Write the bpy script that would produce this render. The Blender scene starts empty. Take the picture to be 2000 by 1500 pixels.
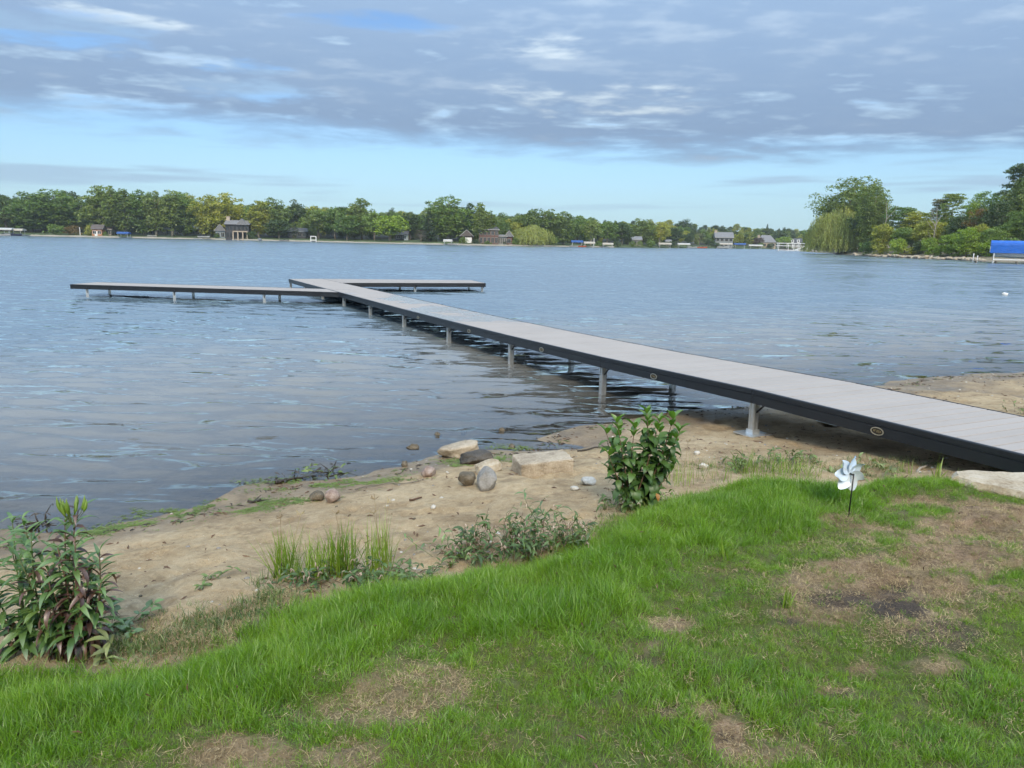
import bpy, bmesh, math, random
import numpy as np
from mathutils import Matrix, Vector

# ------------------------------------------------------------------ camera, sky, sun, exposure
F, H = 1502.0, 2.25                      # focal length in photo pixels (2000 wide), eye height above the lake
PITCH, ROLL = math.radians(10.61), math.radians(1.17)
sc = bpy.context.scene
col = sc.collection
CP, SP, CR, SR = math.cos(PITCH), math.sin(PITCH), math.cos(ROLL), math.sin(ROLL)
cam_d = bpy.data.cameras.new('camera')
cam_d.sensor_width = 36.0
cam_d.lens = F / 2000 * 36.0
cam_d.clip_start, cam_d.clip_end = 0.05, 5000
cam = bpy.data.objects.new('camera', cam_d)
col.objects.link(cam)
_U0, _FW = Vector((0, SP, CP)), Vector((0, CP, -SP))
_R = Vector((CR, 0, 0)) + SR * _U0
_U = Vector((-SR, 0, 0)) + CR * _U0
cam.matrix_world = Matrix(((_R.x, _U.x, -_FW.x, 0), (_R.y, _U.y, -_FW.y, 0), (_R.z, _U.z, -_FW.z, H), (0, 0, 0, 1)))
sc.camera = cam

SUN_EL, SUN_AZ = math.radians(36), math.radians(174)     # azimuth clockwise from +Y: behind the camera, to the right
wd = bpy.data.worlds.new('World')
sc.world = wd
wd.use_nodes = True
wd.cycles.sampling_method = 'MANUAL'
wd.cycles.sample_map_resolution = 256


class NT:
    """tiny node-tree writer"""
    def __init__(s, tree):
        s.t = tree; tree.nodes.clear()

    def n(s, typ, ins=None, **kw):
        nd = s.t.nodes.new(typ)
        for k, v in kw.items():
            setattr(nd, k, v)
        for k, v in (ins or {}).items():
            sk = nd.inputs[k]
            if isinstance(v, bpy.types.NodeSocket):
                s.t.links.new(v, sk)
            else:
                sk.default_value = v
        return nd

    def math(s, op, a, b=0.0, c=0.0, clamp=False):
        return s.n('ShaderNodeMath', {0: a, 1: b, 2: c}, operation=op, use_clamp=clamp).outputs[0]

    def vmath(s, op, a, b=(0, 0, 0)):
        return s.n('ShaderNodeVectorMath', {0: a, 1: b}, operation=op).outputs[0]

    def mix(s, f, a, b, blend='MIX'):
        return s.n('ShaderNodeMix', {0: f, 6: a, 7: b}, data_type='RGBA', blend_type=blend).outputs[2]

    def ss(s, v, lo, hi, o0=0.0, o1=1.0):
        return s.n('ShaderNodeMapRange', {0: v, 1: lo, 2: hi, 3: o0, 4: o1}, interpolation_type='SMOOTHSTEP').outputs[0]

    def noise(s, vec, scale, detail=4, rough=0.55, dist=0.0, out=0):
        return s.n('ShaderNodeTexNoise', {'Vector': vec, 'Scale': scale, 'Detail': detail, 'Roughness': rough, 'Distortion': dist}).outputs[out]

    def ramp(s, f, stops):
        nd = s.n('ShaderNodeValToRGB', {0: f})
        el = nd.color_ramp.elements
        while len(el) < len(stops):
            el.new(0.5)
        for e, (p, c) in zip(el, stops):
            e.position = p; e.color = (*c, 1)
        return nd.outputs[0]


def build_sky():
    T = NT(wd.node_tree)
    sky = T.n('ShaderNodeTexSky', sky_type='NISHITA', sun_disc=False, sun_elevation=SUN_EL, sun_rotation=SUN_AZ,
              air_density=1.0, dust_density=0.6, ozone_density=2.0, altitude=200)
    d = T.n('ShaderNodeTexCoord').outputs['Generated']
    sp = T.n('ShaderNodeSeparateXYZ', {0: d})
    x, y, z = sp.outputs
    zz = T.math('ADD', T.math('MAXIMUM', z, 0.0), 0.045)
    p = T.n('ShaderNodeCombineXYZ', {0: T.math('DIVIDE', x, zz), 1: T.math('DIVIDE', y, zz), 2: 0.0}).outputs[0]
    # direction-space coordinates, for fine puffs that keep their size towards the horizon
    q = T.vmath('MULTIPLY', d, (1.0, 1.0, 3.2))
    warp = T.noise(p, 0.35, 1, 0.5, out=1)
    pw = T.vmath('ADD', p, T.vmath('MULTIPLY', T.vmath('SUBTRACT', warp, (.5, .5, .5)), (1.6, 1.6, 0)))
    big = T.noise(T.vmath('MULTIPLY', pw, (0.55, 1.0, 1)), 0.42, 3, 0.55)
    mid = T.noise(T.vmath('MULTIPLY', pw, (0.8, 1.0, 1)), 2.1, 3, 0.62)
    fine = T.noise(T.vmath('MULTIPLY', q, (1, 1, 1.3)), 13.0, 4, 0.62)
    tex = T.math('ADD', T.math('MULTIPLY', T.math('SUBTRACT', mid, 0.5), 0.75), T.math('MULTIPLY', T.math('SUBTRACT', fine, 0.5), 0.62))
    # the deck of cloud ends a few degrees above the horizon
    el = T.math('ADD', z, T.math('MULTIPLY', T.math('SUBTRACT', big, 0.5), 0.10))
    el = T.math('ADD', el, T.math('MULTIPLY', tex, 0.05))
    # a little lower towards the east than the west
    el = T.math('ADD', el, T.math('MULTIPLY', x, 0.022))
    deck = T.ss(el, 0.095, 0.135)
    hole = T.ss(T.math('ADD', big, T.math('MULTIPLY', tex, 0.42)), 0.29, 0.42)
    # a few rents in the deck where blue shows
    def rent(az, e, ra, re):
        dx = T.math('DIVIDE', T.math('SUBTRACT', T.math('ARCTAN2', x, y), math.radians(az)), math.radians(ra))
        dz = T.math('DIVIDE', T.math('SUBTRACT', z, math.sin(math.radians(e))), math.radians(re))
        q = T.math('ADD', T.math('MULTIPLY', dx, dx), T.math('MULTIPLY', dz, dz))
        return T.ss(T.math('ADD', q, T.math('MULTIPLY', tex, -9.0)), -0.4, 2.0, 1.0, 0.0)
    rents = T.math('MAXIMUM', T.math('MAXIMUM', rent(-31, 11.7, 6, 1.0), rent(-19, 9.4, 4, 0.6)), T.math('MAXIMUM', rent(-10, 14.3, 4, 0.5), rent(-20, 10.9, 3, 0.4)))
    deck = T.math('MULTIPLY', deck, T.math('MULTIPLY_ADD', rents, -0.92, 1.0))
    deck = T.math('MULTIPLY', deck, T.ss(hole, 0.0, 1.0, 0.25, 1.0))
    # flat streaks of cloud in the clear band
    st = T.noise(T.vmath('MULTIPLY', d, (2.2, 2.2, 34.0)), 1.15, 3, 0.6)
    streak = T.math('MULTIPLY', T.ss(T.math('ADD', st, T.math('MULTIPLY', x, -0.05)), 0.52, 0.66), T.ss(z, 0.02, 0.06))
    haze = T.ss(z, 0.0, 0.16, 1.0, 0.0)
    clear = T.mix(1.0, sky.outputs[0], (0.090, 0.108, 0.128, 1), 'MULTIPLY')
    clear = T.mix(T.math('MULTIPLY', haze, 0.62), clear, (0.38, 0.60, 0.74, 1))
    shade = T.math('ADD', big, T.math('MULTIPLY', tex, 0.9))
    shade = T.math('ADD', shade, T.math('MULTIPLY', z, 0.55))
    cloud = T.ramp(shade, [(0.29, (0.84, 0.95, 1.02)), (0.42, (0.44, 0.60, 0.80)), (0.52, (0.305, 0.440, 0.650)),
                           (0.66, (0.320, 0.455, 0.660)), (0.78, (0.42, 0.55, 0.735)), (0.98, (0.53, 0.65, 0.80))])
    thin_c = T.math('MULTIPLY', T.math('MAXIMUM', rent(6, 9.6, 7, 0.75), T.math('MAXIMUM', rent(-27, 13.0, 4, 0.35), rent(2, 13.2, 5, 0.5))), T.ss(tex, -0.12, 0.22, 0.0, 0.75))
    cloud = T.mix(thin_c, cloud, (0.84, 0.95, 1.02, 1))
    # an overcast sky grows brighter towards the zenith
    zen = T.math('MULTIPLY_ADD', T.math('MAXIMUM', z, 0.0), 1.75, 0.57)
    cloud = T.vmath('MULTIPLY', cloud, T.n('ShaderNodeCombineXYZ', {0: zen, 1: zen, 2: zen}).outputs[0])
    c = T.mix(T.math('MULTIPLY', streak, 0.75), clear, (0.36, 0.50, 0.66, 1))
    c = T.mix(deck, c, cloud)
    c = T.vmath('MULTIPLY', c, (0.540, 0.552, 0.556))
    bg = T.n('ShaderNodeBackground', {0: c, 1: 1.0})
    T.n('ShaderNodeOutputWorld', {0: bg.outputs[0]})


build_sky()
sun_d = bpy.data.lights.new('sun', 'SUN')
sun_d.energy, sun_d.angle, sun_d.color = 1.5, math.radians(11), (1.0, 0.86, 0.66)
sun = bpy.data.objects.new('sun', sun_d)
col.objects.link(sun)
sdir = Vector((math.sin(SUN_AZ) * math.cos(SUN_EL), math.cos(SUN_AZ) * math.cos(SUN_EL), math.sin(SUN_EL)))
sun.rotation_euler = sdir.to_track_quat('Z', 'Y').to_euler()
sc.view_settings.view_transform = 'Standard'
sc.view_settings.look = 'None'
sc.view_settings.exposure = 1.02
sc.view_settings.gamma = 1.0
sc.view_settings.use_curve_mapping = False
sc.render.engine = 'CYCLES'
sc.cycles.use_denoising = True
sc.cycles.use_adaptive_sampling = True
sc.cycles.adaptive_threshold = 0.03
sc.cycles.max_bounces = 6
sc.cycles.diffuse_bounces = 3
sc.cycles.glossy_bounces = 3
sc.cycles.transmission_bounces = 3
sc.cycles.volume_bounces = 0
sc.cycles.transparent_max_bounces = 12
sc.cycles.caustics_reflective = False
sc.cycles.caustics_refractive = False
sc.cycles.sample_clamp_indirect = 4.0

rng = np.random.default_rng(7)
random.seed(7)


# ------------------------------------------------------------------ projection helpers
def ray(px, py):
    x = (px - 1000) / F; y = -(py - 750) / F
    xr = x * CR - y * SR; yr = x * SR + y * CR
    return np.array([xr, CP + yr * SP, -SP + yr * CP])


def at(px, py, z=0.0):
    d = ray(px, py); t = (z - H) / d[2]
    return np.array([d[0] * t, d[1] * t, z])


def proj(x, y, z):
    """world -> photo pixels (arrays)"""
    z = np.asarray(z) - H
    cx = x * CR + (y * SP + z * CP) * SR
    cy = -x * SR + (y * SP + z * CP) * CR
    cz = y * CP - z * SP
    cz = np.maximum(cz, 1e-3)
    return 1000 + F * cx / cz, 750 - F * cy / cz


# ------------------------------------------------------------------ numpy noise
def _hash(ix, iy, seed):
    h = (ix.astype(np.int64) * 374761393 + iy.astype(np.int64) * 668265263 + seed * 1442695041) & 0x7fffffff
    h = ((h ^ (h >> 13)) * 1274126177) & 0x7fffffff
    return ((h ^ (h >> 16)) & 0xffff) / 65535.0


def vnoise(x, y, seed=0):
    x = np.asarray(x, float); y = np.asarray(y, float)
    ix, iy = np.floor(x), np.floor(y)
    fx, fy = x - ix, y - iy
    fx = fx * fx * fx * (fx * (fx * 6 - 15) + 10); fy = fy * fy * fy * (fy * (fy * 6 - 15) + 10)
    a = _hash(ix, iy, seed); b = _hash(ix + 1, iy, seed); c = _hash(ix, iy + 1, seed); d = _hash(ix + 1, iy + 1, seed)
    return (a * (1 - fx) + b * fx) * (1 - fy) + (c * (1 - fx) + d * fx) * fy


def fbm(x, y, seed=0, octv=4, gain=0.5):
    s = 0; a = 1; t = 0
    for k in range(octv):
        s = s + a * vnoise(x * 2 ** k + 17.3 * k, y * 2 ** k - 9.1 * k, seed + k); t += a; a *= gain
    return s / t


def sstep(v, lo, hi):
    t = np.clip((np.asarray(v, float) - lo) / (hi - lo), 0, 1)
    return t * t * (3 - 2 * t)


def poly_dist(px, py, pts):
    """signed distance to an open polyline running left to right; positive on its near (camera) side"""
    px = np.asarray(px, float); py = np.asarray(py, float)
    best = np.full(px.shape, 1e9); sgn = np.ones(px.shape)
    for (ax, ay), (bx, by) in zip(pts[:-1], pts[1:]):
        dx, dy = bx - ax, by - ay
        t = np.clip(((px - ax) * dx + (py - ay) * dy) / (dx * dx + dy * dy), 0, 1)
        ex, ey = px - ax - t * dx, py - ay - t * dy
        dd = np.hypot(ex, ey)
        m = dd < best - 1e-9
        cr = dx * (py - ay) - dy * (px - ax)
        best = np.where(m, dd, best); sgn = np.where(m, np.where(cr < 0, 1.0, -1.0), sgn)
    return best * sgn


# ------------------------------------------------------------------ object helpers
def put(o, label=None, cat=None, group=None, kind=None):
    if label: o['label'] = label
    if cat: o['category'] = cat
    if group: o['group'] = group
    if kind: o['kind'] = kind
    return o


def raw(name, V, Fc, mat=None, smooth=False):
    me = bpy.data.meshes.new(name)
    V = np.asarray(V, dtype=np.float32)
    if isinstance(Fc, np.ndarray) and Fc.ndim == 2:
        n, k = Fc.shape
        me.vertices.add(len(V)); me.vertices.foreach_set('co', V.ravel())
        me.loops.add(n * k); me.loops.foreach_set('vertex_index', Fc.astype(np.int32).ravel())
        me.polygons.add(n)
        me.polygons.foreach_set('loop_start', np.arange(0, n * k, k, dtype=np.int32))
        me.update(calc_edges=True)
    else:
        me.from_pydata([tuple(map(float, v)) for v in V], [], [tuple(int(i) for i in f) for f in Fc])
        me.update()
    if smooth:
        me.polygons.foreach_set('use_smooth', np.ones(len(me.polygons), dtype=bool))
    for m in (mat if isinstance(mat, (list, tuple)) else [mat]):
        if m is not None:
            me.materials.append(m)
    return me


def obj(name, me, parent=None, loc=(0, 0, 0), rot=(0, 0, 0), scale=1.0):
    o = bpy.data.objects.new(name, me)
    col.objects.link(o)
    o.location = [float(v) for v in loc]; o.rotation_euler = [float(v) for v in rot]
    o.scale = (scale,) * 3 if np.isscalar(scale) else scale
    if parent is not None:
        o.parent = parent
    return o


def thing(name, label, cat, loc=(0, 0, 0), rz=0.0, group=None, scale=1.0):
    return put(obj(name, None, None, loc, (0, 0, rz), scale), label, cat, group)


class MB:
    """collects shapes, links them as one mesh"""
    def __init__(s):
        s.v = []; s.f = []; s.mi = []; s.cur = 0

    def add(s, V, Fc):
        b = len(s.v)
        s.v += [tuple(map(float, v)) for v in V]
        for f in Fc:
            s.f.append(tuple(int(i) + b for i in f)); s.mi.append(s.cur)
        return s

    def box(s, x0, x1, y0, y1, z0, z1):
        V = [(x, y, z) for x in (x0, x1) for y in (y0, y1) for z in (z0, z1)]
        return s.add(V, [(0, 1, 3, 2), (4, 6, 7, 5), (0, 4, 5, 1), (2, 3, 7, 6), (0, 2, 6, 4), (1, 5, 7, 3)])

    def prism(s, pts, z0, z1):
        n = len(pts)
        V = [(x, y, z0) for x, y in pts] + [(x, y, z1) for x, y in pts]
        Fc = [tuple(range(n))[::-1], tuple(range(n, 2 * n))] + [(i, (i + 1) % n, n + (i + 1) % n, n + i) for i in range(n)]
        return s.add(V, Fc)

    def xprism(s, prof, x0, x1):
        """profile in (y, z), swept along x"""
        n = len(prof)
        V = [(x0, y, z) for y, z in prof] + [(x1, y, z) for y, z in prof]
        Fc = [tuple(range(n)), tuple(range(n, 2 * n))[::-1]] + [(i, n + i, n + (i + 1) % n, (i + 1) % n) for i in range(n)]
        return s.add(V, Fc)

    def tube(s, P, R, k=6, cap=True):
        P = [Vector(p) for p in P]
        if np.isscalar(R): R = [R] * len(P)
        V = []; Fc = []
        for i, p in enumerate(P):
            t = (P[min(i + 1, len(P) - 1)] - P[max(i - 1, 0)]).normalized()
            u = t.orthogonal().normalized() if abs(t.z) > 0.9 else t.cross(Vector((0, 0, 1))).normalized()
            w = t.cross(u)
            if i and (u.dot(pu) < 0): u = -u; w = -w
            if abs(t.z) > 0.9:
                u = (Vector((1, 0, 0)) - t * t.x).normalized(); w = t.cross(u)
            pu = u
            for j in range(k):
                a = 2 * math.pi * j / k
                V.append(p + (u * math.cos(a) + w * math.sin(a)) * R[i])
        for i in range(len(P) - 1):
            for j in range(k):
                Fc.append((i * k + j, i * k + (j + 1) % k, (i + 1) * k + (j + 1) % k, (i + 1) * k + j))
        if cap:
            Fc.append(tuple(range(k))[::-1]); Fc.append(tuple(range((len(P) - 1) * k, len(P) * k)))
        return s.add(V, Fc)

    def mesh(s, name, mat, smooth=False):
        me = raw(name, s.v, s.f, mat, smooth)
        if any(s.mi):
            me.polygons.foreach_set('material_index', np.array(s.mi, dtype=np.int32))
        return me

    def build(s, name, mat, parent=None, smooth=False, loc=(0, 0, 0), rot=(0, 0, 0)):
        return obj(name, s.mesh(name, mat, smooth), parent, loc, rot)


def grid_mesh(name, X, Y, Z, mat, smooth=True):
    ny, nx = X.shape
    V = np.stack([X, Y, Z], -1).reshape(-1, 3)
    i = np.arange(ny * nx).reshape(ny, nx)
    Fc = np.stack([i[:-1, :-1], i[:-1, 1:], i[1:, 1:], i[1:, :-1]], -1).reshape(-1, 4)
    return raw(name, V, Fc, mat, smooth)


def attr(me, name, vals):
    a = me.attributes.new(name, 'FLOAT', 'POINT')
    a.data.foreach_set('value', np.asarray(vals, dtype=np.float32).ravel())


def scatter(name, protos, P, rot, scl, idx, kind='stuff', label=None, cat=None):
    """one 'stuff' object: prototypes instanced on points with geometry nodes"""
    me = bpy.data.meshes.new(name)
    P = np.asarray(P, dtype=np.float32)
    me.vertices.add(len(P)); me.vertices.foreach_set('co', P.ravel())
    a = me.attributes.new('rot', 'FLOAT_VECTOR', 'POINT'); a.data.foreach_set('vector', np.asarray(rot, dtype=np.float32).ravel())
    a = me.attributes.new('scl', 'FLOAT', 'POINT'); a.data.foreach_set('value', np.asarray(scl, dtype=np.float32).ravel())
    a = me.attributes.new('pick', 'INT', 'POINT'); a.data.foreach_set('value', np.asarray(idx, dtype=np.int32).ravel())
    o = obj(name, me)
    pc = bpy.data.collections.new(name + '_prototypes')
    for k, m in enumerate(protos):
        pc.objects.link(bpy.data.objects.new('%s_proto_%02d' % (name, k), m))
    ng = bpy.data.node_groups.new(name + '_nodes', 'GeometryNodeTree')
    ng.interface.new_socket('Geometry', in_out='INPUT', socket_type='NodeSocketGeometry')
    ng.interface.new_socket('Geometry', in_out='OUTPUT', socket_type='NodeSocketGeometry')
    N = ng.nodes; L = ng.links
    gi = N.new('NodeGroupInput'); go = N.new('NodeGroupOutput')
    ci = N.new('GeometryNodeCollectionInfo'); ci.inputs[0].default_value = pc
    ci.inputs['Separate Children'].default_value = True; ci.inputs['Reset Children'].default_value = True
    ip = N.new('GeometryNodeInstanceOnPoints'); ip.inputs['Pick Instance'].default_value = True
    m2p = N.new('GeometryNodeMeshToPoints')
    def na(nm, ty):
        q = N.new('GeometryNodeInputNamedAttribute'); q.data_type = ty; q.inputs[0].default_value = nm; return q.outputs[0]
    L.new(gi.outputs[0], m2p.inputs['Mesh']); L.new(m2p.outputs[0], ip.inputs['Points'])
    L.new(ci.outputs[0], ip.inputs['Instance'])
    L.new(na('pick', 'INT'), ip.inputs['Instance Index'])
    e2r = N.new('FunctionNodeEulerToRotation'); L.new(na('rot', 'FLOAT_VECTOR'), e2r.inputs[0])
    L.new(e2r.outputs[0], ip.inputs['Rotation'])
    L.new(na('scl', 'FLOAT'), ip.inputs['Scale'])
    L.new(ip.outputs[0], go.inputs[0])
    md = o.modifiers.new('scatter', 'NODES'); md.node_group = ng
    return put(o, label, cat, None, kind)


# ------------------------------------------------------------------ materials
def mat(name):
    m = bpy.data.materials.new(name); m.use_nodes = True
    return m, NT(m.node_tree)


def finish(T, shader, disp=None):
    T.n('ShaderNodeOutputMaterial', {'Surface': shader})


def m_plain(name, c, rough=0.6, metal=0.0, var=0.25, scale=8.0, bump=0.0, bscale=40.0, spec=0.5):
    m, T = mat(name)
    tc = T.n('ShaderNodeTexCoord').outputs['Object']
    nz = T.noise(tc, scale, 5, 0.6)
    k = T.math('MULTIPLY_ADD', T.math('SUBTRACT', nz, 0.5), 2 * var, 1.0)
    cc = T.vmath('MULTIPLY', (*c,), T.n('ShaderNodeCombineXYZ', {0: k, 1: k, 2: k}).outputs[0])
    ins = {'Base Color': cc, 'Roughness': rough, 'Metallic': metal, 'Specular IOR Level': spec}
    if bump:
        ins['Normal'] = T.n('ShaderNodeBump', {'Strength': 1.0, 'Distance': bump, 'Height': T.noise(tc, bscale, 5, 0.65)}).outputs[0]
    finish(T, T.n('ShaderNodeBsdfPrincipled', ins).outputs[0])
    return m


def m_leaf(name, c1, c2, trans=0.35, scale=0.6, gloss=0.06, rnd=0.35, fine=0.0, rough=0.45):
    """leaf: diffuse + translucent; hue wanders in space and from plant to plant"""
    m, T = mat(name)
    g = T.n('ShaderNodeNewGeometry')
    rn = T.n('ShaderNodeObjectInfo').outputs['Random']
    nz = T.noise(g.outputs['Position'], scale, 3, 0.6)
    f = T.math('ADD', T.math('MULTIPLY', T.math('SUBTRACT', nz, 0.5), 2.0), T.math('MULTIPLY_ADD', T.math('SUBTRACT', rn, 0.5), 2 * rnd, 0.5), clamp=True)
    c = T.mix(f, (*c1, 1), (*c2, 1))
    ri = g.outputs['Random Per Island']
    k = T.math('MULTIPLY_ADD', ri, 0.7, 0.65)
    c = T.vmath('MULTIPLY', c, T.n('ShaderNodeCombineXYZ', {0: k, 1: k, 2: k}).outputs[0])
    df = T.n('ShaderNodeBsdfDiffuse', {0: c}).outputs[0]
    tr = T.n('ShaderNodeBsdfTranslucent', {0: T.vmath('MULTIPLY', c, (1.15, 1.25, 0.6))}).outputs[0]
    s = T.n('ShaderNodeMixShader', {0: trans, 1: df, 2: tr}).outputs[0]
    if gloss:
        s = T.n('ShaderNodeMixShader', {0: gloss, 1: s, 2: T.n('ShaderNodeBsdfGlossy', {0: (1, 1, 1, 1), 'Roughness': rough}).outputs[0]}).outputs[0]
    finish(T, s)
    return m


M = {}
M['bark'] = m_plain('bark', (0.20, 0.17, 0.13), 0.9, var=0.5, scale=3)
M['bark_pale'] = m_plain('bark_pale', (0.34, 0.31, 0.26), 0.9, var=0.4, scale=3)
M['rail'] = m_plain('rail_black', (0.014, 0.016, 0.020), 0.42, var=0.3, scale=6, bump=0.0006, bscale=220, spec=0.4)
M['alu'] = m_plain('galvanised', (0.55, 0.56, 0.56), 0.38, metal=0.85, var=0.25, scale=14)
M['plate'] = m_plain('foot_plate_metal', (0.74, 0.77, 0.78), 0.35, metal=0.8, var=0.2, scale=25)
M['white'] = m_plain('white_paint', (0.78, 0.78, 0.76), 0.5, var=0.08, scale=1.5)
M['offwhite'] = m_plain('off_white_canvas', (0.68, 0.66, 0.60), 0.8, var=0.1, scale=1)
M['blue'] = m_plain('blue_canvas', (0.006, 0.12, 0.54), 0.6, var=0.30, scale=0.9, bump=0.10, bscale=1.6)
M['glass'] = m_plain('window_glass', (0.02, 0.025, 0.03), 0.08, var=0.1)
M['black'] = m_plain('black_plastic', (0.006, 0.006, 0.007), 0.4, var=0.1)


def m_deck():
    m, T = mat('deck_board_composite')
    tc = T.n('ShaderNodeTexCoord').outputs['Object']
    geo = T.n('ShaderNodeNewGeometry').outputs['Position']
    rn = T.n('ShaderNodeObjectInfo').outputs['Random']
    grain = T.noise(T.vmath('MULTIPLY', tc, (60, 2.2, 60)), 1.0, 5, 0.6)
    blot = T.noise(geo, 1.3, 4, 0.6)
    f = T.math('ADD', T.math('MULTIPLY', T.math('SUBTRACT', grain, 0.5), 0.55), T.math('MULTIPLY_ADD', rn, 0.12, 0.44))
    f = T.math('ADD', f, T.math('MULTIPLY', T.math('SUBTRACT', blot, 0.5), 0.35))
    c = T.ramp(f, [(0.15, (0.300, 0.265, 0.236)), (0.5, (0.380, 0.340, 0.308)), (0.9, (0.455, 0.412, 0.378))])
    spots = T.ss(T.noise(geo, 34, 2, 0.5), 0.73, 0.78)
    c = T.mix(T.math('MULTIPLY', spots, 0.35), c, (0.16, 0.145, 0.13, 1))
    # drying puddles left on the boards out over the lake
    sy = T.n('ShaderNodeSeparateXYZ', {0: geo}).outputs[1]
    wet = T.math('MULTIPLY', T.ss(T.noise(geo, 0.55, 3, 0.55), 0.46, 0.54), T.math('MULTIPLY', T.ss(sy, 14.5, 17.0), T.ss(sy, 27.0, 24.0)))
    r = T.math('MULTIPLY_ADD', wet, -0.55, 0.75)
    c = T.mix(T.math('MULTIPLY', wet, 0.3), c, (0.2, 0.19, 0.18, 1))
    b = T.n('ShaderNodeBump', {'Strength': 0.6, 'Distance': 0.0012, 'Height': grain}).outputs[0]
    finish(T, T.n('ShaderNodeBsdfPrincipled', {'Base Color': c, 'Roughness': r, 'Normal': b}).outputs[0])
    return m


M['deck'] = m_deck()


def m_ground():
    """sand, damp sand, lake bed, lawn soil - chosen by attributes laid on the terrain"""
    m, T = mat('shore_ground')
    g = T.n('ShaderNodeNewGeometry').outputs['Position']
    A = lambda nm: T.n('ShaderNodeAttribute', attribute_name=nm).outputs['Fac']
    wet, lawn, dirt, dark = A('wet'), A('lawn'), A('dry'), A('soil')
    n1 = T.noise(g, 1.6, 5, 0.6); n2 = T.noise(g, 14, 5, 0.65); n3 = T.noise(g, 130, 4, 0.7)
    f = T.math('ADD', T.math('MULTIPLY', n1, 0.45), T.math('ADD', T.math('MULTIPLY', n2, 0.35), T.math('MULTIPLY', n3, 0.30)))
    sand = T.ramp(f, [(0.36, (0.16, 0.108, 0.056)), (0.46, (0.335, 0.240, 0.135)), (0.56, (0.45, 0.338, 0.200)), (0.72, (0.60, 0.475, 0.310))])
    fl = T.ss(T.noise(g, 75, 2, 0.5), 0.68, 0.74)
    sand = T.mix(T.math('MULTIPLY', fl, 0.7), sand, (0.12, 0.085, 0.055, 1))
    fl2 = T.ss(T.noise(T.vmath('ADD', g, (7, 3, 1)), 95, 1, 0.5), 0.72, 0.76)
    sand = T.mix(fl2, sand, (0.66, 0.60, 0.50, 1))
    mott = T.ss(T.noise(T.vmath('ADD', g, (3, 8, 2)), 3.6, 5, 0.7), 0.50, 0.66)
    sand = T.mix(T.math('MULTIPLY', mott, 0.55), sand, (0.20, 0.138, 0.078, 1))
    wetc = T.mix(1.0, sand, (0.42, 0.40, 0.38, 1), 'MULTIPLY')
    c = T.mix(wet, sand, wetc)
    bed = T.mix(T.ss(n1, 0.35, 0.65), (0.115, 0.085, 0.045, 1), (0.17, 0.135, 0.085, 1))
    c = T.mix(A('bed'), c, bed)
    thatch = T.ramp(T.math('ADD', T.math('MULTIPLY', n2, 0.5), T.math('MULTIPLY', n3, 0.5)), [(0.36, (0.12, 0.078, 0.048)), (0.5, (0.29, 0.20, 0.125)), (0.65, (0.47, 0.34, 0.22))])
    earth = T.ramp(n3, [(0.35, (0.034, 0.026, 0.020)), (0.55, (0.085, 0.064, 0.048)), (0.75, (0.16, 0.125, 0.095))])
    lw = T.mix(dirt, (0.090, 0.115, 0.028, 1), thatch)
    lw = T.mix(dark, lw, earth)
    c = T.mix(lawn, c, lw)
    h = T.math('ADD', T.math('MULTIPLY', n2, 0.035), T.math('MULTIPLY', n3, 0.012))
    b = T.n('ShaderNodeBump', {'Strength': T.math('MULTIPLY_ADD', wet, -0.75, 1.0), 'Distance': 1.0, 'Height': h}).outputs[0]
    r = T.math('MULTIPLY_ADD', wet, -0.58, 0.95)
    finish(T, T.n('ShaderNodeBsdfPrincipled', {'Base Color': c, 'Roughness': r, 'Normal': b, 'Specular IOR Level': 0.35}).outputs[0])
    return m


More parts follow.
